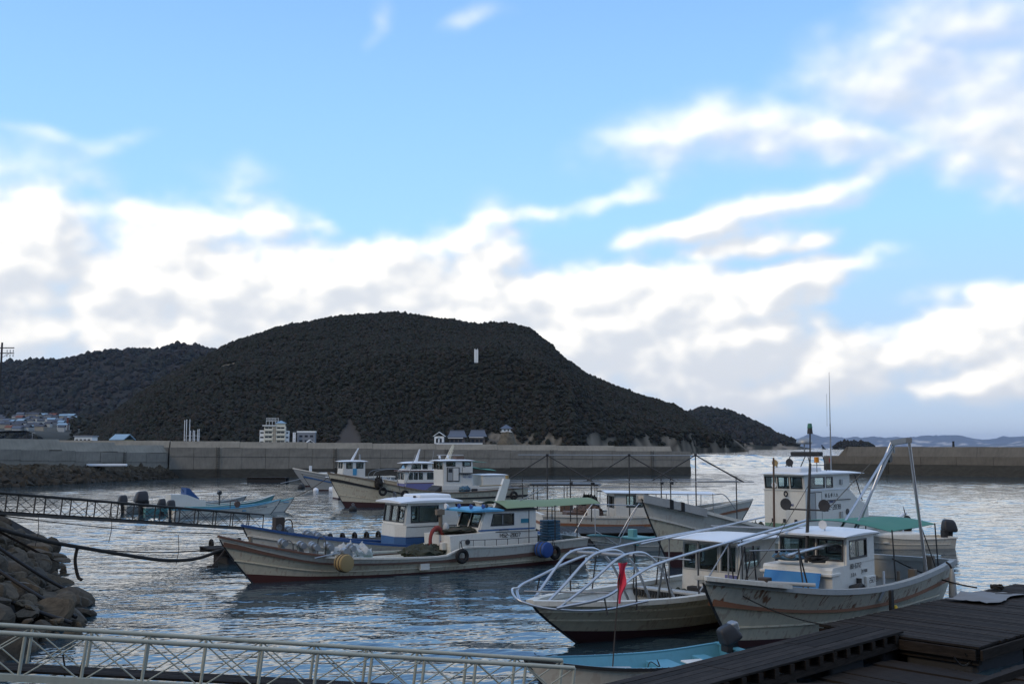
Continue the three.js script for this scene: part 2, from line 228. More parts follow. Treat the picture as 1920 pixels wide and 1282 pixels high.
// ---------------------------------------------------------------- concrete, its weathering and a copy darkened for shade
const concreteTex = texture(512, 512, (u, v) => { const n = tileFbm(u, v, 5, 1, 5), s = tileFbm(u, v * .15, 24, 4, 3), q = .20 + .055 * n + .05 * s + .02 * tileFbm(u, v, 60, 9, 2); return [s2(q * 1.05), s2(q * .97), s2(q * .82)]; });
const concrete = new THREE.MeshStandardMaterial({ map: rep(concreteTex, .12, .2), roughness: .92 });
const concretePale = new THREE.MeshStandardMaterial({ map: rep(concreteTex, .09, .16), color: L(1.12, 1.1, 1.05), roughness: .92 });
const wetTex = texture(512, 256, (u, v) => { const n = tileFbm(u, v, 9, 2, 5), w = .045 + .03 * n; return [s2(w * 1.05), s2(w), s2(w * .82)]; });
const concreteShaded = new THREE.MeshStandardMaterial({ map: rep(concreteTex, .1, .16), color: L(.62, .6, .58), roughness: .92 });  // concrete colour darkened to stand for shade on the right breakwater
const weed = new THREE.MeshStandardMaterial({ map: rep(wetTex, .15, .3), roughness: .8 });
// a straight sea wall from a to b: ledge block, wall panels with joints, tidal weed band, sloped parapet blocks
function seaWall(name, label, a, b, { ha, hb, pa, pb, back = 7, n, parapetSet = 1.3, parapetEnd = 0, start = 0, band = .95, face = concrete, para = concretePale }) {
  const d = V(b[0] - a[0], 0, b[1] - a[1]), len = d.length(), t = thing(name, label, 'breakwater', [a[0], 0, a[1]], Math.atan2(-d.z, d.x));
  const top = (x) => lerp(ha, hb, x / len), ptop = (x) => lerp(pa, pb, x / len); const w = len / n;
  for (let i = 0; i < n; i++) {
    const x0 = i * w + .02, x1 = (i + 1) * w - .02, y1 = top((x0 + x1) / 2), cut = y1 - 1.35, dz = .03 * Math.sin(i * 7.3);
    mesh('wall_panel', box(x0, x1, band + .05 * Math.sin(i * 3), cut - .02, -back + dz, dz), face, t);
    mesh('coping_block', box(x0, x1, cut, y1, -back + dz, dz + .06), face, t);
    mesh('tide_band', box(x0 - .02, x1 + .02, -1.5, band + .05 * Math.sin(i * 3), -back, .10 + .03 * Math.sin(i * 5)), weed, t);
  }
  for (let i = 2; i < n; i += 5) { const x = i * w, y1 = top(x), g = []; for (const s of [-.22, .22]) g.push(bar([x + s, .2, .2], [x + s, y1 + .1, .2], .035)); for (let y = .4; y < y1; y += .34) g.push(bar([x - .22, y, .2], [x + .22, y, .2], .022)); mesh('ladder', g, weed, t); }
  const m = Math.max(1, Math.round(len / 11)), pw = (len - parapetEnd - start) / m; if (start) mesh('parapet_end', boxUV(frame(slab([[start - 1.6, top(0)], [start - .02, ptop(0)], [start - .02, top(0)]], back - 2.5), [0, 0, -back + .5], [1, 0, 0], [0, 1, 0], [0, 0, 1])), para, t);
  for (let i = 0; i < m; i++) { const x0 = start + i * pw + .02, x1 = start + (i + 1) * pw - .02, y0 = top((x0 + x1) / 2), y1 = ptop((x0 + x1) / 2); const g = slab([[-parapetSet, y0], [-parapetSet - .75, y1], [-back + .3, y1], [-back + .3, y0]], x1 - x0); mesh('parapet_block', boxUV(frame(g, [x1, 0, 0], [0, 0, 1], [0, 1, 0], [-1, 0, 0])), para, t); }
  return t;
}

// left breakwater, its taller landward wall, and the right breakwater
seaWall('breakwater', 'long grey concrete breakwater wall standing in front of the wooded hill', [-51.5, -157], [30.4, -178], { ha: 4.62, hb: 3.9, pa: 5.6, pb: 4.72, n: 24, parapetEnd: 2.8, back: 8, band: 1.35 });
seaWall('breakwater', 'concrete breakwater with sloped end across the harbour mouth, colour darkened for shade', [55.2, -185], [130, -113], { ha: 3.15, hb: 3.1, pa: 4.75, pb: 4.5, n: 18, parapetSet: 1.6, back: 9, start: 3.4, band: 1.75, face: concreteShaded, para: concreteShaded });
{
  const b = thing('life_ring_box', 'faded red box fixed to the end of the right breakwater', 'box', [56.3, 2.0, -184.3], rad(44)); mesh('case', rbox(-.7, .7, 0, .75, -.1, .25, .05), std0(L(.2, .03, .03)), b); mesh('post', rbox(-.1, .1, -.6, 0, -.1, .1, .02), std0(L(.05, .05, .05)), b);
  const p = thing('mooring_post', 'short dark post standing on the right breakwater top', 'post', [74, 4.6, -175]); mesh('shaft', new THREE.CylinderGeometry(.16, .2, .95, 10).translate(0, .45, 0), std0(L(.02, .025, .03)), p); mesh('cap', new THREE.CylinderGeometry(.22, .2, .12, 10).translate(0, .98, 0), std0(L(.02, .025, .03)), p);
}
function std0(c) { return new THREE.MeshStandardMaterial({ color: c, roughness: .7 }); }

// ---------------------------------------------------------------- boat materials
const std = (c, o = {}) => new THREE.MeshStandardMaterial({ color: c, roughness: .6, ...o });
function paintTex(base, seed, rust, grime) { // gel coat with rain streaks, scuffs and rust runs; 4 m x 2 m
  return texture(512, 256, (u, v) => { const st = tileFbm(u * 1, v * .12, 40, seed, 3), n = tileFbm(u, v, 7, seed + 2, 5), f = tileFbm(u, v, 40, seed + 5, 2), g = clamp(1 + grime * (st * .5 + n * .5) + .05 * f, 0, 1.2), r = rust * smoothstep(n * .7 + st * .75, .04, .34); return [0, 1, 2].map((k) => s2(clamp(lerp(base[k] * g, [.23, .105, .05][k], r), 0, 1))); });
}
const tx = { white: paintTex([.68, .65, .57], 1, .25, .32), cream: paintTex([.63, .57, .43], 3, .45, .4), rusty: paintTex([.62, .57, .46], 6, 1.0, .55), house: paintTex([.70, .68, .62], 8, .12, .2), grey: paintTex([.36, .37, .36], 12, .15, .4) };
const mt = {
  white: std(0xffffff, { map: rep(tx.white, .25, .5), roughness: .42 }), cream: std(0xffffff, { map: rep(tx.cream, .25, .5), roughness: .45 }), rusty: std(0xffffff, { map: rep(tx.rusty, .25, .5), roughness: .55 }), house: std(0xffffff, { map: rep(tx.house, .3, .5), roughness: .4 }), grey: std(0xffffff, { map: rep(tx.grey, .3, .5), roughness: .55 }),
  roof: std(L(.74, .75, .76), { roughness: .45 }), red: std(L(.085, .026, .022), { roughness: .7 }), maroon: std(L(.055, .02, .022), { roughness: .7 }), brown: std(L(.21, .115, .085), { map: rep(tx.house, .3, .5), roughness: .6 }), orange: std(L(.34, .15, .08), { map: rep(tx.house, .3, .5), roughness: .6 }),
  blueTrim: std(L(.03, .085, .24), { roughness: .45 }), blue: std(L(.055, .165, .42), { map: rep(tx.house, .3, .5), roughness: .45 }), sky: std(L(.13, .42, .60), { map: rep(tx.house, .3, .5), roughness: .5 }), skyDeep: std(L(.07, .30, .50), { roughness: .5 }), violet: std(L(.15, .15, .32), { roughness: .5 }), aqua: std(L(.17, .46, .52), { map: rep(tx.house, .3, .5), roughness: .5 }),
  mint: std(L(.25, .42, .34), { map: rep(tx.house, .3, .5), roughness: .6 }), green: std(L(.05, .19, .13), { roughness: .55 }), deckGreen: std(L(.09, .18, .13), { map: rep(tx.house, .3, .5), roughness: .7 }), deckGrey: std(L(.45, .45, .42), { map: rep(tx.grey, .3, .5), roughness: .8 }),
  black: std(L(.014, .014, .015), { roughness: .7 }), rubber: std(L(.013, .013, .014), { roughness: .85 }), trim: std(L(.03, .03, .033), { roughness: .5 }), dark: std(L(.03, .03, .032), { roughness: .8 }),
  steel: std(L(.5, .51, .53), { roughness: .32, metalness: .85 }), galv: std(L(.33, .34, .35), { roughness: .5, metalness: .7 }), pipeRust: std(L(.13, .085, .065), { roughness: .75, metalness: .3 }), pipeDark: std(L(.05, .048, .048), { roughness: .6, metalness: .3 }),
  wood: std(L(.19, .15, .11), { roughness: .85 }), woodDark: std(L(.055, .042, .034), { roughness: .85 }), rope: std(L(.10, .085, .065), { roughness: .95 }), ropeDark: std(L(.025, .023, .021), { roughness: .95 }), net: std(L(.045, .05, .036), { roughness: 1 }), netWhite: std(L(.5, .5, .48), { roughness: 1 }),
  glass: new THREE.MeshPhysicalMaterial({ color: L(.8, .86, .86), roughness: .03, transmission: 1, thickness: 0, ior: 1.5 }), lampGlass: new THREE.MeshPhysicalMaterial({ color: L(.8, .82, .82), roughness: .12, ior: 1.5, metalness: .3 }),
  tarpGreen: std(L(.05, .20, .14), { roughness: .8 }), tarpOlive: std(L(.19, .26, .15), { roughness: .85 }), tarpBlue: std(L(.03, .20, .45), { roughness: .6 }), ropeRed: std(L(.22, .04, .035), { roughness: .9 }), buoyOchre: std(L(.33, .23, .10), { roughness: .8 }), drumBlue: std(L(.02, .07, .26), { roughness: .5 }), crateBlue: std(L(.07, .16, .24), { roughness: .6 }), red2: std(L(.75, .045, .09), { roughness: .7 }), yellow: std(L(.55, .38, .03), { roughness: .6 }), amber: std(L(.6, .22, .02), { roughness: .3 }), ink: std(L(.02, .02, .024), { roughness: .6 }), inkBlue: std(L(.02, .05, .22), { roughness: .6 }), teal: std(L(.03, .20, .28), { roughness: .5 }),
};
// ---------------------------------------------------------------- hull
const curve = (pts) => (u) => { if (u <= pts[0][0]) return pts[0][1]; for (let i = 1; i < pts.length; i++) if (u <= pts[i][0]) { const a = pts[i - 1], b = pts[i], p = pts[i - 2] ?? a, q = pts[i + 1] ?? b, h = b[0] - a[0], t = (u - a[0]) / h; const m0 = (b[1] - p[1]) / (b[0] - p[0]) * h, m1 = (q[1] - a[1]) / (q[0] - a[0]) * h, t2 = t * t, t3 = t2 * t; return (2 * t3 - 3 * t2 + 1) * a[1] + (t3 - 2 * t2 + t) * m0 + (-2 * t3 + 3 * t2) * b[1] + (t3 - t2) * m1; } return pts[pts.length - 1][1]; };
class Hull {
  constructor(o) { Object.assign(this, { draft: .5, transom: .86, pg: 3, pw: 1.9, rake: 1, wl: .86, blunt: .0, flare: 1.7, mid: .42, bowW: .02 }, o); this.sheer = curve(o.sheer); this.S1 = this.sheer(1); this.dk = typeof o.deck === 'number' ? () => o.deck : curve(o.deck); }
  bg(u) { const h = this.B / 2; if (u < this.mid) { const t = u / this.mid; return h * lerp(this.transom, 1, t * (2 - t)); } const t = (u - this.mid) / (1 - this.mid); return h * lerp(1, this.bowW, Math.pow(t, this.pg)); }
  bw(u) { const h = this.B / 2 * this.wl; if (u < this.mid) { const t = u / this.mid; return h * lerp(this.transom * .97, 1, t * (2 - t)); } const t = (u - this.mid) / (1 - this.mid); return h * (1 - Math.pow(t, this.pw)) + .012; }
  z(u, y) { const a = this.bg(u), b = this.bw(u), s = this.sheer(u); if (y >= 0) return b + (a - b) * Math.pow(clamp(y / s, 0, 1.15), lerp(.9, this.flare, u * u)); return b * Math.sqrt(Math.max(.02, 1 - Math.pow(y / (this.draft * 1.05), 2))); }
  x(u, y) { const k = clamp(1 - y / this.S1, 0, 1.5); return -this.L / 2 + this.L * u - this.rake * Math.pow(k, 1.15) * Math.pow(u, 5); }
  p(u, y, off, side) { const z = Math.max(this.z(u, y) + off, off > 0 ? off : .005); return V(this.x(u, y) + (off > 0 ? off * Math.pow(u, 14) : 0), y, side * z); }
  band(y0, y1, off, nu = 40, nv = 5, u0 = 0, u1 = 1) {
    const f = (v) => (typeof v === 'number' ? () => v : v), a = f(y0), b = f(y1), gs = [];
    for (const s of [-1, 1]) { const g = grid(nu, nv, (i, j, p) => { const u = u0 + (u1 - u0) * (1 - Math.pow(1 - i, 1.35)), y = lerp(a(u), b(u), j); p.copy(this.p(u, y, off, s)); }); const q = g.attributes.position, t = g.attributes.uv; for (let i = 0; i < q.count; i++) t.setXY(i, q.getX(i), q.getY(i)); gs.push(g); }
    return join(gs);
  }
  // a moulded strip of rectangular section following the side
  strip(yf, h, out, inn, u0 = 0, u1 = 1, nu = 44) {
    const gs = [], a = typeof yf === 'number' ? () => yf : yf;
    for (const s of [-1, 1]) { const c = [[out, 0], [out, h], [-inn, h], [-inn, 0]]; gs.push(grid(nu, 4, (i, j, p) => { const u = u0 + (u1 - u0) * (1 - Math.pow(1 - i, 1.35)), k = c[Math.round(j * 4) % 4], y = a(u); const q = this.p(u, y, k[0] > 0 ? k[0] : 0, s); if (k[0] < 0) q.z = s * Math.max(Math.abs(q.z) + k[0], .004); q.y = y + k[1]; p.copy(q); })); const u = u1, q = [0, 1, 2, 3].map((k) => { const y = a(u), r = this.p(u, y, c[k][0] > 0 ? c[k][0] : 0, s); if (c[k][0] < 0) r.z = s * Math.max(Math.abs(r.z) + c[k][0], .004); r.y = y + c[k][1]; return r; }); gs.push(loft([q[0], q[3]], [q[1], q[2]])); }
    const g = join(gs.map((k) => toCreasedNormals(k, .6))); const q = g.attributes.position, t = g.attributes.uv; for (let i = 0; i < q.count; i++) t.setXY(i, q.getX(i), q.getY(i) + q.getZ(i)); return g;
  }
  sheet(yf, inset, u0, u1, nu = 30) { const g = grid(nu, 4, (i, j, p) => { const u = u0 + (u1 - u0) * i, y = yf(u), z = Math.max(this.z(u, y) - inset, .01) * (j * 2 - 1); p.set(this.x(u, y) - (u > .97 ? .03 : 0), y + .03 * (1 - Math.pow(j * 2 - 1, 2)), z); }); const q = g.attributes.position, t = g.attributes.uv; for (let i = 0; i < q.count; i++) t.setXY(i, q.getX(i), q.getZ(i)); return g; }
  end(y0, y1, off = 0, u = 0) { const g = grid(6, 8, (i, j, p) => { const y = lerp(y0, y1, j), z = this.z(u, y); p.set(this.x(u, y) - off, y, z * (i * 2 - 1)); }); const q = g.attributes.position, t = g.attributes.uv; for (let i = 0; i < q.count; i++) t.setXY(i, q.getZ(i), q.getY(i)); return g; }
  // add the whole hull to a boat
  build(t, { side = mt.white, boot = mt.red, bootY = .12, strake, strakeY, strakeH = .16, cap = mt.white, capH = .06, capOut = .05, capIn = .10, deck = mt.deckGrey, inner = side, knuckle, upper }) {
    const S = this.sheer, bY = typeof bootY === 'number' ? () => bootY : bootY;
    mesh('hull', [this.band(bY, upper ? strakeY : (u) => S(u), 0, 44, 8), this.end(bY(0), S(0))], side, t);
    mesh('bottom_paint', [this.band(-this.draft, bY, .004, 40, 4), this.end(-this.draft, bY(0), .004)], boot, t);
    if (upper) mesh('bulwark', [this.band(strakeY, (u) => S(u), .002, 44, 4)], upper, t);
    mesh('inner_bulwark', [this.band((u) => this.dk(u), (u) => S(u), -.07, 36, 2, .012, .985), this.end(this.dk(0), S(0), -.07)], inner, t);
    mesh('gunwale', [this.strip((u) => S(u) - .005, capH, capOut, capIn), frame(box(0, .16, 0, capH, -this.bg(0) - capOut, this.bg(0) + capOut), [this.x(0, S(0)) - .05, S(0) - .003, 0], [1, 0, 0], [0, 1, 0], [0, 0, 1])], cap, t);
    if (strake) mesh('rubbing_strake', [this.strip(strakeY, strakeH, .045, .02), box(this.x(0, .5) - .035, this.x(0, .5) + .05, strakeY(0), strakeY(0) + strakeH, -this.z(0, .5) - .04, this.z(0, .5) + .04)], strake, t);
    if (knuckle) mesh('spray_rail', this.strip(knuckle, .035, .03, .01, .05), side, t);
    mesh('deck', this.sheet((u) => this.dk(u), .03, .004, .975), deck, t);
    const st = []; for (let i = 0; i <= 10; i++) { const y = lerp(-this.draft * .6, this.S1 + .03, i / 10); st.push(V(this.x(1, y) + .005, y, 0)); } mesh('stem', tube(st, .035, 20, 6), boot === mt.black ? mt.black : mt.trim, t);
  }
}
// ---------------------------------------------------------------- deckhouses: walls with real window openings
// a wall in a plane: o origin, ux/uy in-plane axes, outline and windows in plane coordinates, glass set in
function wall(t, name, o, ux, uy, out, wins, mat, { th = .045, fr = .03, frameMat = mt.trim, glass = mt.glass, bar: mull = [] } = {}) {
  ux = asV(ux).normalize(); uy = asV(uy).normalize(); const uz = ux.clone().cross(uy); o = asV(o);
  const put = (g) => frame(g, o, ux, uy, uz), R4 = (a, b, c, d) => [[a, c], [b, c], [b, d], [a, d]];
  const cut = wins.map((w) => (w.length === 4 && typeof w[0] === 'number' ? R4(...w) : w));
  mesh(name, boxUV(put(slab(out, th, cut))), mat, t);
  for (const c of cut) { const cx = c.reduce((s, p) => s + p[0], 0) / c.length, cy = c.reduce((s, p) => s + p[1], 0) / c.length, sc = (d) => c.map(([x, y]) => [x + Math.sign(x - cx) * d, y + Math.sign(y - cy) * d]); const w = mesh('window', put(slab(sc(.012), th + .03, [sc(-fr)]).translate(0, 0, -.012)), frameMat, t); if (glass) mesh('pane', put(slab(sc(-fr + .004), .006).translate(0, 0, th * .5)), glass, w); }
}
// four walls round a cabin; x1 front, x0 aft, half width w; front and aft walls may rake
function cabin(t, { x0, x1, w, wt = w, y0, y1, rf = 0, ra = 0, side = [], sideFar, front = [], aft = [], mat = mt.house, frontMat = mat, opt = {}, name = 'wheelhouse_wall' }) {
  const H = y1 - y0, lean = Math.atan2(w - wt, H);
  for (const s of [-1, 1]) wall(t, name, [0, y0, s * w - (s > 0 ? .045 : 0)], [1, 0, 0], [0, 1, 0], [[x0, 0], [x1, 0], [x1 - rf, H], [x0 + ra, H]], (s > 0 && sideFar ? sideFar : side).map((q) => (typeof q[0] === 'number' ? [q[0], q[1], q[2] - y0, q[3] - y0] : q.map(([a, b]) => [a, b - y0]))), mat, opt);
  const face = (x, r, wins, dir, m) => { const sl = Math.hypot(H, r), k = sl / H; wall(t, name, [x, y0, 0], [0, 0, -dir], [-r * 1, H, 0], [[-w + .047, 0], [w - .047, 0], [w - .047, sl], [-w + .047, sl]], wins.map((q) => [q[0], q[1], (q[2] - y0) * k, (q[3] - y0) * k]), m, opt); };
  face(x1, rf, front, 1, frontMat); face(x0, -ra, aft, -1, mat);
}
function roofSlab(t, x0, x1, w, y, { th = .09, mat = mt.roof, crown = .06, name = 'roof' } = {}) { const n = 10; const top = grid(n, n, (u, v, p) => { const a = u * 2 - 1, b = v * 2 - 1, e = Math.pow(Math.max(Math.abs(a), Math.abs(b)), 6); p.set(lerp(x0, x1, u), y + th + crown * (1 - a * a * .5 - b * b * .5) - .05 * e, w * b); }); const bot = grid(2, 2, (u, v, p) => p.set(lerp(x0, x1, u), y, w * (v * 2 - 1))); const rim = []; const edge = (k) => { const out = []; for (let i = 0; i < 4 * n; i++) { const s = Math.floor(i / n), f = (i % n) / n, [u, v] = s === 0 ? [f, 0] : s === 1 ? [1, f] : s === 2 ? [1 - f, 1] : [0, 1 - f]; const a = u * 2 - 1, b = v * 2 - 1; out.push(V(lerp(x0, x1, u), k ? y + th + crown * (1 - a * a * .5 - b * b * .5) - .05 : y, w * b)); } out.push(out[0].clone()); return out; }; return mesh(name, [top, bot, toCreasedNormals(loft(edge(0), edge(1)), .5)], mat, t); }
function railing(t, pts, h, n, r = .014, mat = mt.steel, mid = 1, name = 'rail') { const P = pts.map(asV), c = new THREE.CatmullRomCurve3(P, false, 'catmullrom', .1), up = (p, k) => V(p.x, p.y + h * k, p.z), S = c.getSpacedPoints(Math.max(8, n * 2)); mesh(name, [tube(S.map((p) => up(p, 1)), r, S.length * 2), ...(mid ? [tube(S.map((p) => up(p, .5)), r * .8, S.length * 2)] : [])], mat, t); const posts = c.getSpacedPoints(n - 1); for (const p of posts) mesh('rail_post', bar(p, up(p, 1), r), mat, t); }
// ---------------------------------------------------------------- lettering: painted characters as thin flat shapes laid on the panel
const KANJI = { // strokes on a 0..1 square, y up
  '第': [[.1, .95, .2, .82], [.1, .86, .42, .86], [.55, .95, .62, .82], [.55, .86, .92, .86], [.15, .7, .82, .7], [.82, .7, .82, .54], [.18, .54, .82, .54], [.18, .54, .16, .36], [.16, .36, .85, .36], [.85, .36, .8, .12], [.5, .72, .5, 0], [.48, .36, .12, .06]],
  '八': [[.4, .85, .12, .1], [.58, .85, .9, .1]], '幸': [[.5, 1, .5, 0], [.22, .84, .78, .84], [.1, .66, .9, .66], [.3, .62, .38, .48], [.7, .62, .62, .48], [.1, .44, .9, .44], [.2, .25, .8, .25]],
  '栄': [[.22, .95, .3, .78], [.5, 1, .5, .8], [.78, .95, .7, .78], [.1, .74, .9, .74], [.1, .74, .1, .6], [.9, .74, .9, .6], [.15, .46, .85, .46], [.5, .62, .5, 0], [.48, .44, .12, .12], [.52, .44, .88, .12]],
  '宝': [[.5, 1, .5, .86], [.1, .84, .9, .84], [.1, .84, .1, .68], [.9, .84, .9, .68], [.22, .6, .78, .6], [.25, .36, .75, .36], [.1, .06, .9, .06], [.5, .6, .5, .06], [.64, .26, .72, .18]],
  '丸': [[.15, .66, .68, .66], [.4, .95, .12, .05], [.68, .66, .68, .1], [.68, .1, .92, .1], [.92, .1, .92, .28], [.2, .4, .42, .26]], '五': [[.15, .9, .85, .9], [.42, .9, .32, .05], [.22, .52, .74, .52], [.74, .52, .7, .05], [.06, .05, .94, .05]],
  '工': [[.2, .85, .8, .85], [.5, .85, .5, .1], [.1, .1, .9, .1]], '人': [[.5, .9, .15, .1], [.5, .65, .88, .1]], '吉': [[.5, 1, .5, .62], [.1, .82, .9, .82], [.22, .62, .78, .62], [.22, .42, .78, .42], [.22, .42, .22, .05], [.78, .42, .78, .05], [.22, .07, .78, .07]],
};
function strokes(text, h, mode = 'latin') { // flat glyph strokes, returned with width
  const F = { H: [[0, 0, 0, 1], [.8, 0, .8, 1], [0, .5, .8, .5]], S: [[.8, .95, .1, .95], [.05, .9, .05, .55], [.05, .5, .75, .5], [.8, .45, .8, .08], [0, .04, .75, .04]], 2: [[0, .95, .75, .95], [.8, .9, .8, .55], [.75, .5, .05, .5], [.02, .45, .02, .05], [0, .04, .8, .04]], '-': [[.1, .5, .6, .5]], 8: [[.05, .95, .75, .95], [.03, .9, .03, .1], [.77, .9, .77, .1], [.05, .5, .75, .5], [.05, .05, .75, .05]], 0: [[.1, .96, .7, .96], [.03, .88, .03, .12], [.77, .88, .77, .12], [.1, .04, .7, .04]], 7: [[0, .95, .8, .95], [.78, .92, .3, 0]], 3: [[0, .95, .75, .95], [.78, .9, .78, .1], [.15, .5, .75, .5], [0, .05, .75, .05]], 1: [[.4, 0, .4, 1], [.4, 1, .2, .82]], 6: [[.1, .96, .75, .96], [.03, .9, .03, .1], [.1, .5, .75, .5], [.77, .45, .77, .1], [.05, .04, .75, .04]], 5: [[.02, .95, .78, .95], [.03, .95, .03, .52], [.03, .52, .75, .52], [.78, .48, .78, .08], [0, .04, .74, .04]], C: [[.1, .96, .78, .96], [.03, .9, .03, .1], [.1, .04, .78, .04]], O: [[.1, .96, .7, .96], [.03, .88, .03, .12], [.77, .88, .77, .12], [.1, .04, .7, .04]], M: [[.02, 0, .02, 1], [.02, 1, .4, .45], [.4, .45, .78, 1], [.78, 1, .78, 0]], A: [[0, 0, .4, 1], [.4, 1, .8, 0], [.15, .35, .65, .35]], T: [[0, .95, .8, .95], [.4, .95, .4, 0]], U: [[.03, 1, .03, .1], [.1, .04, .7, .04], [.77, .1, .77, 1]], '5b': [], ' ': [] };
  const gs = []; let x = 0; for (const ch of text) { if (ch === ' ') return [null, h * .5]; const k = KANJI[ch], s = k ?? F[ch] ?? F['8'], sc = k ? h : h * .78, th = k ? h * .075 : h * .13; for (const [a, b, c, d] of s) gs.push(plank([x + a * sc, b * h, 0], [x + c * sc, d * h, .0], th, .006, V(0, 0, 1))); x += k ? h * 1.18 : h * .8; } return [join(gs), x];
}
function letter(t, text, o, ux, h, mat = mt.ink, uy = [0, 1, 0]) { ux = asV(ux).normalize(); uy = asV(uy).normalize(); const uz = ux.clone().cross(uy); let x = 0; for (const ch of text) { const [g, w] = strokes(ch, h); if (ch !== ' ') mesh('letter', frame(g, asV(o).clone().addScaledVector(ux, x), ux, uy, uz), mat, t); x += w; } }
// ---------------------------------------------------------------- small gear shared by boats; each is a thing of its own
const toWorld = (t, p) => { t.updateMatrixWorld(true); return asV(p).clone().applyMatrix4(t.matrixWorld); };
function gear(t, name, label, category, p, turn = 0, group) { const q = toWorld(t, p); return thing(name, label, category, [q.x, q.y, q.z], t.rotation.y + turn, group); }
function tyre(t, p, r, label, turn = 0) { const g = gear(t, 'tyre_fender', label, 'tyre', p, turn, 'tyre fenders'); mesh('tread', new THREE.TorusGeometry(r * .72, r * .28, 10, 26), mt.rubber, g); mesh('sling', [tube([[-.06, r * .6, .06], [-.04, r * 1.35, .1], [0, r * 1.9, .16]], .012), tube([[.06, r * .6, .06], [.04, r * 1.35, .1], [0, r * 1.9, .16]], .012)], mt.ropeDark, g); return g; }
function drumFloat(t, p, r, len, mat, label, turn = 0) { const g = gear(t, 'drum_float', label, 'float', p, turn, 'drum fenders'); mesh('drum', new THREE.LatheGeometry([[.001, 0], [r * .9, 0], [r, .06], [r * .97, len * .35], [r, len * .5], [r * .97, len * .65], [r, len - .06], [r * .9, len], [.001, len]].map((q) => new THREE.Vector2(...q)), 22).rotateX(Math.PI / 2).translate(0, 0, -len / 2), mat, g); const band = []; for (const z of [-len * .2, len * .2]) band.push(new THREE.TorusGeometry(r * 1.01, .018, 5, 24).translate(0, 0, z)); mesh('lashing', band, mt.rope, g); return g; }
function coil(t, p, r, n, mat, label, name = 'rope_coil', thick = .022) { const q = rng(Math.floor(r * 900 + n)), pts = []; for (let i = 0; i <= n * 14; i++) { const a = i / 14 * 6.283, k = r * (.6 + .4 * q()); pts.push([Math.cos(a) * k + (q() - .5) * r * .2, thick + (i / (n * 14)) * n * thick * 1.1 + q() * .02, Math.sin(a) * k]); } const w = toWorld(t, p), m = solo(name, tube(pts, thick, n * 40, 5), mat, label, 'rope'); m.position.copy(w); return m; }
function heap(t, p, sx, sy, sz, mat, label, name = 'net_heap', category = 'net', seed = 1, turn = 0) { // a slumped pile of netting with tangled strands over it
  const q = rng(seed + 50), g = new THREE.SphereGeometry(1, 44, 24), P = g.attributes.position; for (let i = 0; i < P.count; i++) { const x = P.getX(i), y = P.getY(i), z = P.getZ(i), k = 1 + .4 * fbm(x * 2.2 + seed, y * 2.2, z * 2.2, 3) + .3 * fbm(x * 8, y * 8 + seed, z * 8, 3); P.setXYZ(i, x * sx * k, Math.max(0, (y * .5 + .5)) * sy * (1 + .7 * fbm(x * 3, seed, z * 3, 2) + .45 * fbm(x * 9 + seed, 2, z * 9, 2)), z * sz * k); } g.computeVertexNormals();
  const w = toWorld(t, p), o = thing(name, label, category, [w.x, w.y, w.z], t.rotation.y + turn); mesh('pile', g, mat, o); const st = []; for (let i = 0; i < 26; i++) { const a = q() * 6.28, pts = []; for (let k = 0; k < 6; k++) { const b = a + k * (.25 + q() * .3), rad_ = .5 + q() * .5; pts.push([Math.cos(b) * sx * rad_, sy * (1.02 - rad_ * rad_ * .62) + q() * .03, Math.sin(b) * sz * rad_]); } st.push(tube(pts, .018, 16, 4)); } mesh('strands', st, mat === mt.netWhite ? mt.rope : mt.rope, o); return o;
}
function lampHead(r) { return new THREE.LatheGeometry([[.001, 0], [r * .55, .01], [r * .8, r * .5], [r, r * 1.0], [r * 1.04, r * 1.08], [r * .96, r * 1.08], [.001, r * 1.02]].map((q) => new THREE.Vector2(...q)), 16); }

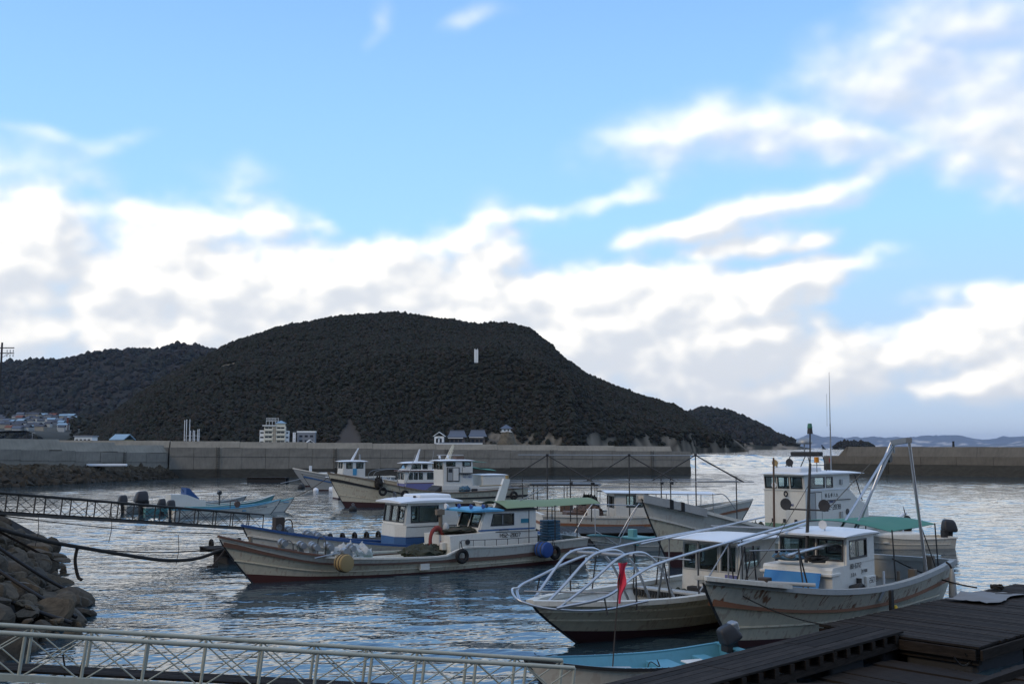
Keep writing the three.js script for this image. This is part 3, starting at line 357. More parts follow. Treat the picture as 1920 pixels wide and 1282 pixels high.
// ================================================================ boat A: low white boat with a long bow, registration HS2-2807
{
  const t = thing('fishing_boat', 'long low white fishing boat with brown strake, olive awning and lettering HS2-2807', 'boat', [-3.66, 0, -39.1], rad(-146));
  const h = new Hull({ L: 14.6, B: 2.75, rake: 1.15, pg: 2.7, pw: 1.75, wl: .82, transom: .86, sheer: [[0, .9], [.12, .84], [.3, .80], [.415, .82], [.45, .60], [.55, .585], [.68, .66], [.8, .80], [.9, 1.1], [1, 1.5]], deck: [[0, .42], [.4, .36], [.7, .45], [.86, .72], [1, 1.28]] });
  const stY = curve([[0, .46], [.3, .33], [.5, .38], [.68, .44], [.8, .56], [.9, .86], [1, 1.24]]);
  h.build(t, { side: mt.cream, boot: mt.red, bootY: curve([[0, .16], [.5, .06], [.8, .12], [1, .3]]), strake: mt.brown, strakeY: stY, strakeH: .15, upper: mt.white, cap: mt.white, capOut: .035, deck: mt.mint, inner: mt.white, knuckle: curve([[0, .2], [.5, .2], [.8, .3], [1, .75]]) });
  mesh('bow_cap', h.strip((u) => h.sheer(u) + .045, .07, .06, .16, .78, 1), mt.brown, t);
  // raised trunk with the wheelhouse on it
  mesh('trunk', [slabX([[-1.05, .38], [-1.0, 1.27], [-2.9, 1.34], [-4.95, 1.28], [-4.95, .38]], -.98, .98)], mt.house, t);
  mesh('porthole', frame(new THREE.CylinderGeometry(.1, .1, .04, 20), [-1.75, 1.02, -.99], [1, 0, 0], [0, 0, 1], [0, -1, 0]), mt.trim, t);
  mesh('blue_stripe', box(-4.9, -2.3, 1.37, 1.43, -.874, -.86), mt.blue, t);
  cabin(t, { x0: -4.95, x1: -2.35, w: .86, y0: 1.31, y1: 2.1, rf: .28, ra: 0, side: [[[-3.92, 1.56], [-2.86, 1.56], [-2.98, 2.0], [-3.92, 2.0]]], front: [[-.72, -.06, 1.5, 1.99], [.06, .72, 1.5, 1.99]], aft: [[-.35, .35, 1.35, 1.98]], opt: { frameMat: mt.trim } });
  mesh('window_bar', box(-3.42, -3.39, 1.57, 1.99, -.87, -.855), mt.galv, t);
  mesh('helm', [rbox(-2.95, -2.7, 1.3, 1.6, -.5, .4, .03), frame(new THREE.TorusGeometry(.2, .018, 6, 20), [-3.1, 1.72, -.2], [0, 0, 1], [0, 1, 0], [1, 0, 0])], mt.dark, t);
  mesh('sign_panel', box(-4.62, -4.25, 1.62, 1.78, -.872, -.858), mt.teal, t);
  letter(t, 'HS2-2807', [-3.2, 1.12, -1.0], [-1, 0, 0], .15); letter(t, '第八幸栄丸', [-3.24, 1.36, -.88], [-1, 0, 0], .075);
  mesh('handrail_bar', [bar([-3.0, 1.335, -.99], [-4.85, 1.31, -.99], .014)], mt.trim, t);
  const rf = roofSlab(t, -3.4, -1.92, .98, 2.1, { mat: mt.skyDeep, crown: .05, th: .1 }); mesh('roof', box(-5.02, -3.4, 2.1, 2.17, -.92, .92), mt.trim, t);
  for (const [x, z] of [[-2.15, -.7], [-2.1, .1], [-2.6, -.85], [-2.9, -.6]]) mesh('roof_lamp', frame(lampHead(.09), [x, 2.3, z], [0, 0, 1], [1, 0, 0], [0, 1, 0]), x === -2.9 ? mt.dark : mt.drumBlue, t);
  mesh('searchlight', [frame(lampHead(.11), [-1.92, 2.26, .75], [0, 0, 1], [1, 0, 0], [0, 1, 0]), bar([-1.95, 2.14, .75], [-1.95, 2.27, .75], .02)], mt.roof, t);
  mesh('mast', slabX([[-3.55, 2.2], [-3.95, 2.2], [-4.28, 3.28], [-4.0, 3.3]], -.07, .07), mt.house, t);
  mesh('mast_lamp', [new THREE.CylinderGeometry(.07, .07, .14, 12).translate(-4.18, 3.36, 0), bar([-4.0, 3.05, 0], [-2.9, 3.04, 0], .02)], mt.buoyOchre, t);
  mesh('mast_stay', bar([-4.2, 2.2, -.05], [-5.6, 2.95, -.6], .02), mt.galv, t);
  // awning on posts
  mesh('awning', sheetQuad([[-3.5, 2.2, -1.0], [-8.3, 2.24, -.75], [-8.3, 2.24, .95], [-3.5, 2.28, 1.0]], .2, .012, .12), mt.tarpOlive, t);
  for (const [x, z] of [[-5.9, -.85], [-7.0, -.85], [-5.9, .85], [-7.0, .85]]) mesh('awning_post', bar([x, .45, z], [x, 2.24, z], .022), mt.pipeDark, t);
  for (const x of [-5.0, -5.9, -7.0]) mesh('awning_pipe', bar([x, 2.22, -.95], [x, 2.22, .95], .016), mt.pipeDark, t);
  mesh('rail_pole', bar([-4.45, .8, -1.12], [-4.45, 2.1, -1.12], .018), mt.trim, t);
  railing(t, [[-1.36, .86, -1.2], [-3.2, .83, -1.24], [-5.4, .84, -1.2]], .25, 9, .012, mt.trim, 0);
  mesh('bitt', [bar([-1.1, .4, -.1], [-1.1, 2.22, -.1], .085, .075), box(-1.22, -.9, 2.0, 2.2, -.2, -.02)], mt.wood, t);
  mesh('vent_box', rbox(-1.02, -.82, .75, 1.02, -.72, -.5, .02), mt.house, t);
  mesh('hatch', rbox(-7.1, -6.2, .44, .64, -.5, .5, .03), mt.deckGreen, t); mesh('deck_box', rbox(-6.1, -5.75, .44, .75, -.9, -.6, .03), mt.mint, t);
  mesh('bow_post', [bar([6.2, 1.05, .12], [6.2, 1.52, .12], .07), bar([5.2, .85, 0], [5.2, 1.2, 0], .06)], mt.wood, t);
  const winch = [[3.9, .25], [4.5, -.15], [5.0, .3], [3.5, -.2], [4.2, -.6], [3.2, .5], [2.8, -.5]]; for (const [x, z] of winch) { const y = h.dk(x / 14.6 + .5) + .22; mesh('line_hauler', [frame(new THREE.CylinderGeometry(.15, .15, .14, 16), [x, y + .34, z], [1, 0, 0], [0, 0, 1], [0, -1, 0]), frame(new THREE.CylinderGeometry(.09, .11, .26, 14), [x, y + .34, z - .18], [1, 0, 0], [0, 0, 1], [0, -1, 0]), box(x - .08, x + .08, y - .24, y + .3, z - .05, z + .12)], mt.galv, t); }
  mesh('roller_arm', [bar([3.2, .9, -.7], [4.5, .82, -1.35], .025), frame(new THREE.CylinderGeometry(.13, .13, .3, 14), [3.1, .92, -.75], [1, 0, 0], [0, 0, 1], [0, -1, 0])], mt.galv, t);
  mesh('hoop', [tube([[3.7, .5, -.4], [3.7, 1.3, -.4], [3.7, 1.3, .2], [3.7, .5, .2]], .02, 20), tube([[4.9, .6, -.4], [4.9, 1.25, -.4], [4.9, 1.25, .3], [4.9, .6, .3]], .02, 20)], mt.pipeDark, t);
  mesh('outlet_plate', box(.05, .42, .16, .38, -1.33, -1.20), mt.house, t);
  tyre(t, [-1.19, .58, -1.53], .28, 'black tyre fender beside the trunk porthole of the low white boat'); tyre(t, [-5.4, .48, -1.52], .28, 'black tyre fender hanging beside the blue drum near the stern', .1);
  drumFloat(t, [-4.86, .62, -1.52], .3, .5, mt.drumBlue, 'blue plastic drum fender slung at the stern of the low boat', .2); drumFloat(t, [3.5, .62, -1.52], .3, .42, mt.buoyOchre, 'ochre drum float hanging off the bow quarter of the long boat', .2);
  heap(t, [-.35, .38, -.1], .8, .5, .7, mt.net, 'green grey net heaped on deck before the trunk', 'net_heap', 'net', 2); heap(t, [-1.9, 1.3, 0], .95, .2, .75, mt.net, 'dark net pile with coiled lines on the trunk top', 'net_heap', 'net', 5);
  heap(t, [2.2, .36, .55], .75, .62, .5, mt.netWhite, 'white fender bag bound with netting on the foredeck', 'fender_bag', 'fender', 9);
  const ring = solo('hose_ring', frame(new THREE.TorusGeometry(.36, .085, 9, 26).scale(.72, 1.15, 1), [0, 0, 0], [1, 0, 0], [0, 1, 0], [0, 0, 1]), mt.ropeRed, 'dark red hose looped over the wooden bitt post', 'hose'); ring.position.copy(toWorld(t, [-.82, 1.12, -.28])); ring.rotation.set(0, rad(-146), rad(6));
  const pb = solo('buoy', new THREE.SphereGeometry(.17, 16, 12).scale(.9, 1.25, .9), mt.mauve ?? mt.netWhite, 'small pale buoy hanging on the wooden bitt post', 'buoy'); pb.position.copy(toWorld(t, [-1.3, 1.5, -.12]));
  const cr = gear(t, 'fish_crate_stack', 'stack of blue fish baskets on the stern deck under the awning', 'crates', [-6.6, .66, .45]); for (let i = 0; i < 8; i++) mesh('basket', rbox(-.32, .32, i * .115, i * .115 + .1, -.3, .3, .03), mt.crateBlue, cr);
  heap(t, [-5.3, .44, .3], .45, .95, .5, mt.net, 'rolled dark net bundle beneath the awning', 'net_heap', 'net', 12); heap(t, [-7.6, .62, .6], .6, .34, .45, mt.netWhite, 'tangle of white floats and line at the stern', 'float_tangle', 'floats', 15);
  const mr = [h.p(.97, 1.25, .05, 1), V(7.1, .9, .25), V(7.35, .3, .3)]; mesh('anchor', [plank([6.9, 1.3, .15], [7.45, .6, .2], .06, .06), plank([7.2, .55, .5], [7.7, .62, -.05], .05, .08), bar([7.0, 1.28, .15], [6.6, 1.35, .15], .05)], mt.woodDark, t);
}
// ================================================================ boat B: blue and white wheelhouse behind it
{
  const t = thing('fishing_boat', 'fishing boat with blue skirted white wheelhouse moored inside the low boat', 'boat', [-4.4, 0, -41.9], rad(-146));
  const h = new Hull({ L: 13, B: 2.6, rake: 1.1, pg: 2.7, pw: 1.75, sheer: [[0, .85], [.2, .72], [.45, .66], [.6, .80], [.75, 1.05], [.88, 1.32], [1, 1.66]], deck: [[0, .3], [.6, .35], [.8, .6], [1, 1.35]] });
  h.build(t, { side: mt.white, boot: mt.maroon, bootY: .14, cap: mt.blueTrim, capH: .09, capOut: .05, deck: mt.deckGrey, inner: mt.grey, strake: mt.white, strakeY: curve([[0, .5], [.6, .45], [1, 1.3]]), strakeH: .06 });
  mesh('house_skirt', slabX([[.32, .32], [.34, 1.06], [-2.5, 1.02], [-2.6, .32]], -.98, .98), mt.blue, t);
  mesh('house_belt', slabX([[.34, 1.06], [.3, 1.5], [.1, 1.52], [-2.2, 1.5], [-2.48, 1.02]], -.975, .975), mt.house, t);
  mesh('house_nose', [slabZ([[.3, -.97], [.62, -.55], [.62, .55], [.3, .97]], .32, 1.06)], mt.blue, t); mesh('house_nose', [slabZ([[.3, -.965], [.6, -.55], [.6, .55], [.3, .965]], 1.06, 1.5)], mt.house, t);
  mesh('trim_line', [box(-2.32, .3, 1.42, 1.445, -.981, -.97), box(-2.4, .3, 1.02, 1.04, -.984, -.97)], mt.trim, t);
  cabin(t, { x0: -2.15, x1: .34, w: .93, y0: 1.5, y1: 2.36, rf: .12, ra: .28, side: [[-1.15, .08, 1.6, 2.24]], front: [[-.86, -.34, 1.6, 2.24], [-.28, .28, 1.6, 2.24], [.34, .86, 1.6, 2.24]], aft: [[-.4, .4, 1.6, 2.2]] });
  mesh('window_bar', box(-.3, -.26, 1.6, 2.24, -.94, -.925), mt.trim, t); mesh('spinner_window', frame(new THREE.TorusGeometry(.17, .02, 6, 22), [.33, 1.93, -.55], [0, 0, 1], [0, 1, 0], [1, 0, 0]), mt.trim, t);
  roofSlab(t, -2.2, .62, 1.08, 2.36, { th: .09, crown: .12 }); mesh('roof_hump', rbox(-1.9, -.4, 2.42, 2.66, -.7, .7, .1, 3), mt.roof, t);
  mesh('roof_vent', [bar([-.3, 2.45, -.5], [-.3, 2.62, -.5], .06), frame(lampHead(.1), [.1, 2.66, .3], [0, 0, 1], [1, 0, 0], [0, 1, 0]), bar([.1, 2.5, .3], [.1, 2.66, .3], .02), bar([-.1, 2.5, .2], [.15, 3.4, .2], .012)], mt.trim, t);
  letter(t, 'HS3-80808', [-1.42, 1.27, -.99], [-1, 0, 0], .08, mt.inkBlue); letter(t, '第八宝栄丸', [-1.36, 1.12, -.99], [-1, 0, 0], .11, mt.inkBlue); mesh('name_plate', box(-1.05, -.75, 1.13, 1.22, -.985, -.972), mt.ink, t);
  mesh('grab_rail', tube([[-.95, .5, -1.05], [-.95, .8, -1.05], [-1.35, .8, -1.05]], .015), mt.trim, t);
  mesh('aft_trunk', slabX([[-2.6, .3], [-2.6, .8], [-5.2, .72], [-5.2, .3]], -.8, .8), mt.house, t);
  for (const [x, z] of [[4.2, -.4], [4.7, .2], [3.6, .1], [5.2, .1]]) { const y = h.dk(x / 13 + .5) + .2; mesh('line_hauler', [frame(new THREE.CylinderGeometry(.16, .16, .12, 16), [x, y + .45, z], [1, 0, 0], [0, 0, 1], [0, -1, 0]), frame(new THREE.CylinderGeometry(.1, .12, .3, 14), [x, y + .45, z - .2], [1, 0, 0], [0, 0, 1], [0, -1, 0]), box(x - .07, x + .07, y - .22, y + .42, z - .05, z + .1)], mt.galv, t); }
  mesh('samson_post', [box(5.0, 5.35, 1.1, 1.95, -.25, .1), tube([[4.8, 1.1, .3], [4.8, 1.75, .3], [4.5, 1.75, .3], [4.5, 1.0, .3]], .025, 20)], mt.woodDark, t);
  mesh('fish_locker', [rbox(.9, 2.2, .34, .62, -.85, .85, .03)], mt.house, t);
}
function slabX(pts, z0, z1) { return boxUV(slab(pts, z1 - z0).translate(0, 0, z0)); }
function slabZ(pts, y0, y1) { return boxUV(slab(pts.map(([x, z]) => [x, -z]), y1 - y0).rotateX(-Math.PI / 2).translate(0, y0, 0)); }
function sheetQuad(c, sagY, th, wave = 0) { const [a, b, d, e] = c.map(asV); const f = (dy) => grid(16, 10, (u, v, p) => { p.copy(a.clone().lerp(b, u).lerp(e.clone().lerp(d, u), v)); p.y += dy + sagY * Math.sin(v * Math.PI) + wave * .18 * Math.sin(u * 9) * (.3 + .7 * Math.sin(v * Math.PI)); }); return [f(0), f(-th)]; }

// ================================================================ boat K: open boat with bent pipe rails over its foredeck
{
  const d = [-.7071, .7071], t = thing('fishing_boat', 'cream open boat with bent silver pipe rails arching over its foredeck', 'boat', [1.52 - d[0] * 4.2, 0, -24.75 - d[1] * 4.2], rad(-135));
  const h = new Hull({ L: 11.4, B: 2.7, rake: 1.5, pg: 3.6, pw: 1.9, wl: .74, flare: 1.5, transom: .9, sheer: [[0, .95], [.3, .84], [.6, .82], [.8, .88], [1, 1.02]], deck: [[0, .35], [.7, .38], [1, .8]], draft: .55 });
  h.build(t, { side: mt.cream, boot: mt.maroon, bootY: curve([[0, .1], [.6, .12], [1, .34]]), cap: mt.white, capH: .11, capOut: .09, capIn: .12, deck: mt.deckGrey, inner: mt.white, knuckle: curve([[0, .3], [.6, .36], [1, .62]]), strake: mt.cream, strakeY: curve([[0, .66], [.6, .62], [1, .84]]), strakeH: .05 });
  const P = mt.steel, G = mt.galv;
  mesh('side_rail', tube([[5.5, .98, -.55], [4.55, 1.19, -1.15], [3.38, 1.58, -1.12], [2.24, 1.8, -1.1], [-1.17, 2.14, -1.1], [-4.6, 2.46, -1.1]], .034, 60, 8), P, t);
  mesh('side_rail', tube([[5.6, 1.05, .5], [5.2, 1.25, .95], [4.4, 1.42, 1.1], [2.5, 1.82, 1.1], [-.5, 2.06, 1.1], [-3.6, 2.2, 1.1]], .034, 60, 8), P, t);
  mesh('bow_hoop', tube([[3.2, .98, -1.3], [4.6, .9, -1.05], [5.5, .95, -.4], [5.95, 1.12, .15], [5.75, 1.3, .6], [5.1, 1.24, 1.0]], .026, 60, 7), P, t);
  for (const z of [-.75, .05, .8]) mesh('arch_pipe', tube([[5.3, .95, z * .55], [4.6, 1.35, z * .8], [3.7, 1.9, z], [3.1, 2.02, z], [2.5, 1.95, z], [1.9, 1.5, z], [1.3, .6, z]], .034, 50, 8), P, t);
  mesh('ridge_pipe', tube([[3.3, 1.95, 1.0], [3.2, 1.98, -.9]], .05, 8), G, t); mesh('cross_pipe', [bar([5.2, 1.2, .75], [4.1, 1.22, -1.0], .022), bar([1.2, 1.75, -1.1], [1.2, 1.75, 1.1], .02), bar([-.6, 2.05, -1.15], [-.6, 2.05, 1.15], .024), bar([-3.0, 2.3, -1.15], [-3.0, 2.25, 1.15], .024)], G, t);
  for (const [x, y1, z, dx] of [[4.55, 1.2, -1.12, 0], [3.4, 1.56, -1.12, .1], [2.3, 1.8, -1.1, -.15], [.9, 1.93, -1.1, .1], [-.5, 2.06, -1.1, -.1], [-1.1, 2.12, -1.1, .15], [4.3, 1.42, 1.1, .1], [3.2, 1.66, 1.1, -.1], [2.2, 1.84, 1.1, .1], [.6, 1.96, 1.1, 0], [-.5, 2.06, 1.1, .1]]) mesh('stanchion', bar([x + dx, .8, z * 1.08], [x, y1, z], .019), mt.pipeDark, t);
  mesh('loose_pole', bar([1.0, 2.02, .6], [-4.2, 2.5, .1], .026), P, t); mesh('brace', [bar([-.5, 2.05, -1.1], [.8, .7, -.9], .02), bar([2.3, 1.8, -1.1], [.6, .55, .4], .03)], G, t);
  mesh('sorting_rack', [rbox(.2, .55, .78, .84, -1.1, 1.2, .015), rbox(.2, .24, .55, .78, -1.1, 1.2, .01), rbox(.25, .5, .5, .58, -1.1, 1.2, .01)], mt.grey, t); for (let i = 0; i < 26; i++) mesh('rack_tooth', box(.55, .58, .62, .78, -1.08 + i * .09, -1.04 + i * .09), mt.trim, t);
  mesh('deck_hatch', rbox(1.9, 3.3, .4, .55, -.6, .6, .03), mt.grey, t); mesh('bitt', [bar([3.6, .4, -.25], [3.6, .95, -.25], .06), bar([2.9, .4, .4], [2.9, .85, .4], .05)], mt.galv, t);
  cabin(t, { x0: -3.0, x1: -1.2, w: .92, y0: .4, y1: 2.04, rf: .1, ra: -.05, side: [[-2.25, -1.45, 1.3, 1.85]], front: [[-.86, -.42, 1.2, 1.9], [-.36, .28, 1.2, 1.9], [.34, .86, 1.2, 1.9]], aft: [[-.4, .4, .5, 1.9]], opt: { frameMat: mt.grey } });
  roofSlab(t, -3.3, -.55, 1.12, 2.05, { th: .05, crown: .06 }); mesh('console', [rbox(-1.7, -1.3, .4, 1.3, -.6, .6, .04), rbox(-1.15, -.9, .4, .78, -.5, .55, .03)], mt.dark, t);
  for (const z of [-.95, 0, .95]) mesh('roof_post', bar([-.65, .8, z], [-.7, 2.06, z], .022), mt.galv, t);
  mesh('door', box(-1.19, -1.15, .5, 1.15, -.88, -.52), mt.violet, t);
  heap(t, [-.2, .42, .5], .5, .3, .5, mt.net, 'dark tangled net on the deck of the pipe railed boat', 'net_heap', 'net', 22);
  const flag = thing('flag_pole', 'red pennant flag on a bamboo marker pole standing in the blue dinghy', 'flag', [1.95, .28, -20.65]); mesh('pole', tube([[0, 0, 0], [.06, .7, -.05], [.14, 1.5, -.08], [.2, 2.0, -.1]], .014, 20, 6), mt.woodDark, flag);
  mesh('pennant', grid(8, 14, (u, v, p) => { const w = lerp(.2, .06, v) * (1 - .35 * Math.sin(v * 9)); p.set(.2 - .05 * v + (u - .35) * w, 1.98 - v * .78, -.09 + .05 * Math.sin(u * 5 + v * 6)); }), mt.red2, flag);
}
// ================================================================ boat L: cream boat alongside the float with green awning and gantry
{
  const d = [-.656, .755], t = thing('fishing_boat', 'cream fishing boat with green stern awning and tall gantry beside the plank float', 'boat', [5.04 - d[0] * 4.7, 0, -24.1 - d[1] * 4.7], rad(-131));
  const h = new Hull({ L: 12, B: 2.95, rake: 1.25, pg: 3.2, pw: 1.8, wl: .72, flare: 1.8, transom: .95, sheer: [[0, 1.1], [.12, .98], [.3, .88], [.5, .90], [.7, 1.06], [.85, 1.28], [1, 1.56]], deck: [[0, .52], [.5, .5], [.8, .72], [1, 1.3]], draft: .6 });
  const sy = curve([[0, .62], [.3, .44], [.55, .5], [.75, .66], [.9, .86], [1, 1.05]]);
  h.build(t, { side: mt.cream, boot: mt.maroon, bootY: curve([[0, .05], [.7, .06], [1, .2]]), strake: mt.orange, strakeY: sy, strakeH: .17, upper: mt.rusty, cap: mt.grey, capH: .13, capOut: .05, capIn: .12, deck: mt.deckGrey, inner: mt.grey, knuckle: curve([[0, .2], [.6, .3], [1, .5]]) });
  mesh('bow_board', h.strip((u) => h.sheer(u) + .08, .09, .12, .14, .84, 1), mt.white, t); mesh('fender_strip', h.band((u) => sy(u) + .17, (u) => h.sheer(u), .03, 4, 3, .47, .485), mt.roof, t);
  mesh('house_base', slabX([[1.5, .5], [1.48, 1.5], [1.42, 1.56], [-1.15, 1.58], [-1.15, .5]], -.93, .93), mt.house, t); mesh('house_ledge', rbox(1.05, 1.6, 1.36, 1.43, -.97, .97, .015), mt.house, t);
  cabin(t, { x0: -1.15, x1: .62, w: .93, y0: 1.56, y1: 2.28, rf: .06, ra: 0, side: [[-.66, .42, 1.7, 2.16]], front: [[-.86, .1, 1.66, 2.18], [.16, .86, 1.66, 2.18]], aft: [[-.4, .4, 1.66, 2.15]] });
  mesh('window_bar', box(-.14, -.1, 1.74, 2.16, -.94, -.925), mt.trim, t); roofSlab(t, -1.3, .95, 1.06, 2.28, { th: .06, crown: .08 });
  letter(t, 'EO-6712', [.42, 1.46, -.95], [-1, 0, 0], .12); letter(t, '工吉人', [.42, 1.26, -.95], [-1, 0, 0], .1); mesh('notice_plate', box(-.62, -.28, 1.28, 1.42, -.945, -.93), mt.house, t); letter(t, '877000', [-.29, 1.31, -.949], [-1, 0, 0], .07); letter(t, '260131', [-.62, 1.02, -1.0], [-1, 0, 0], .13);
  mesh('hauler', [frame(new THREE.CylinderGeometry(.07, .17, .34, 16), [.45, .98, -1.05], [1, 0, 0], [0, 0, 1], [0, -1, 0]), frame(new THREE.CylinderGeometry(.16, .16, .05, 16), [.3, .95, -1.15], [0, 1, 0], [1, 0, 0], [0, 0, -1]), box(.0, .05, .8, 1.2, -1.06, -.93)], mt.trim, t); mesh('side_panel', rbox(-1.05, -.45, .55, 1.2, -1.0, -.93, .02), mt.house, t); mesh('pulley', [frame(new THREE.CylinderGeometry(.2, .2, .05, 18), [.1, .7, -1.0], [1, 0, 0], [0, 0, 1], [0, -1, 0]), frame(new THREE.CylinderGeometry(.16, .16, .05, 18), [-.85, .64, -1.05], [1, 0, 0], [0, 0, 1], [0, -1, 0])], mt.pipeRust, t);
  mesh('mast', [bar([.95, 1.6, .0], [.55, 4.1, 0], .05, .035), bar([.55, 4.1, 0], [.5, 4.9, 0], .02), new THREE.CylinderGeometry(.06, .075, .16, 10).translate(.5, 4.95, 0)], mt.pipeDark, t); mesh('mast_lamp', new THREE.CylinderGeometry(.05, .07, .12, 10).translate(.5, 5.08, 0), mt.green, t);
  mesh('lamp_bar', bar([.75, 2.92, -.55], [.75, 2.92, .6], .022), mt.pipeDark, t); for (const z of [-.5, .55]) mesh('deck_lamp', frame(lampHead(.15), [.72, 3.05, z], [0, 0, 1], [1, 0, 0], [0, 1, 0]), mt.trim, t); mesh('searchlight', [frame(lampHead(.11), [.55, 2.55, -.35], [0, 0, 1], [1, 0, 0], [0, 1, 0]), bar([.55, 2.34, -.35], [.55, 2.56, -.35], .02)], mt.roof, t);
  mesh('stay', [bar([.75, 2.92, -.5], [-4.3, 4.2, .2], .012), tube(sag([.6, 3.6, 0], [3.0, 1.3, .6], .1), .009, 14, 5)], mt.rope, t);
  mesh('boom', bar([3.1, 1.98, -.55], [-2.3, 2.2, -.6], .036), mt.steel, t); mesh('boom', bar([3.4, 2.15, .6], [-.2, 2.5, .5], .036), mt.steel, t); mesh('boom_stay', [bar([2.9, 2.0, .55], [1.2, 2.0, -.6], .018), bar([.5, 2.42, .5], [-1.8, 2.2, -.58], .018)], mt.galv, t);
  for (const [x, z] of [[2.6, -.6], [2.6, .6], [3.0, .62]]) mesh('crutch', [bar([x + .2, .8, z * 1.4], [x, 2.1, z], .02), bar([x - .4, .8, z * 1.2], [x, 2.1, z], .02)], mt.pipeDark, t);
  mesh('awning', sheetQuad([[-1.9, 2.26, -1.1], [-5.4, 2.28, -1.1], [-5.9, 2.36, 1.1], [-1.5, 2.5, 1.1]], .09, .012, .1), mt.tarpGreen, t);
  for (const [x, z] of [[-2.0, -1.1], [-5.3, -1.1], [-5.6, 1.1], [-1.8, 1.1]]) mesh('awning_post', bar([x, .95, z * 1.05], [x, 2.3, z], .02), mt.pipeDark, t); mesh('awning_brace', bar([-5.3, .95, -1.1], [-4.2, 2.25, -1.1], .016), mt.pipeDark, t);
  mesh('gantry_leg', bar([-4.05, .95, -1.25], [-3.5, 4.7, -1.1], .045), mt.steel, t); mesh('gantry_leg', bar([-4.05, .95, 1.25], [-5.3, 4.68, .1], .045), mt.steel, t); mesh('gantry_leg', bar([-1.6, 2.1, .3], [-5.3, 4.68, .0], .036), mt.steel, t); mesh('gantry_leg', bar([-1.9, 2.1, .0], [-5.15, 4.5, .0], .03), mt.galv, t); mesh('gantry_head', [plank([-3.45, 4.72, -1.12], [-5.4, 4.66, .1], .16, .14), bar([-5.3, 4.68, .05], [-5.3, 4.35, .05], .05)], mt.galv, t); mesh('pulley_block', frame(new THREE.CylinderGeometry(.13, .13, .08, 14), [-5.0, 4.2, .05], [1, 0, 0], [0, 0, 1], [0, -1, 0]), mt.trim, t);
  mesh('stern_post', [bar([-2.6, .55, -1.0], [-2.6, 1.15, -1.0], .05), rbox(-3.9, -3.7, .55, 1.1, -1.05, -.85, .02), rbox(-5.5, -5.2, .6, 1.35, -1.0, -.75, .02)], mt.wood, t); mesh('white_post', bar([-1.45, .5, -1.05], [-1.45, 1.25, -1.05], .03), mt.roof, t); mesh('deck_locker', rbox(-2.2, -1.3, .5, .75, -.9, .5, .03), mt.grey, t);
  mesh('fore_post', [rbox(3.2, 3.45, .8, 1.45, -.2, .05, .02), rbox(2.1, 2.9, .6, .8, -.9, .9, .03), bar([4.3, .9, .4], [4.3, 1.35, .4], .05)], mt.woodDark, t); mesh('fore_roller', [bar([4.0, 1.36, 1.0], [2.9, 1.32, -1.15], .05)], mt.grey, t);
  const tp = solo('tarpaulin', [0, 1].map((k) => grid(14, 8, (u, v, p) => p.set(.02 + .16 * v + k * .012 + .05 * Math.sin(u * 8 + v * 2) * v, .42 - v * (.46 + .05 * Math.sin(u * 5)), -.72 + u * 1.5))), mt.tarpBlue, 'bright blue tarpaulin draped before the wheelhouse of the cream boat', 'tarpaulin'); tp.position.copy(toWorld(t, [1.63, 1.02, 0])); tp.rotation.y = t.rotation.y;
  coil(t, [1.35, 1.66, -.5], .28, 5, mt.ropeDark, 'black rope coil on the ledge under the boat windscreen'); heap(t, [1.35, 1.66, .3], .22, .18, .4, mt.crateBlue, 'blue bundle of gear under the boat windscreen', 'gear_bundle', 'bundle', 31); heap(t, [3.1, .82, -.55], .35, .35, .35, mt.ropeDark, 'tangle of black rope over the cream boat bow rail', 'rope_tangle', 'rope', 33);
  const bg = gear(t, 'rag_fender', 'grey canvas fender sack hanging off the stern quarter by the float', 'fender', [-5.1, .1, -1.6]); mesh('sack', new THREE.LatheGeometry([[.001, 0], [.1, .02], [.14, .2], [.12, .5], [.1, .75], [.05, .95], [.001, .96]].map((q) => new THREE.Vector2(...q)), 12).scale(1, 1, .8), mt.grey, bg); mesh('sling', tube([[0, .93, 0], [.02, 1.05, .05], [0, 1.12, .15]], .03), mt.ropeDark, bg);
  const yf = gear(t, 'fender', 'black strap fender with small yellow float at the boat side', 'fender', [-.45, .1, -1.62]); mesh('strap', rbox(-.1, .1, .1, .82, -.04, .04, .03), mt.black, yf); mesh('float', new THREE.SphereGeometry(.075, 12, 10).scale(.9, 1.7, .9).translate(-.16, .3, -.04), mt.yellow, yf); 
}
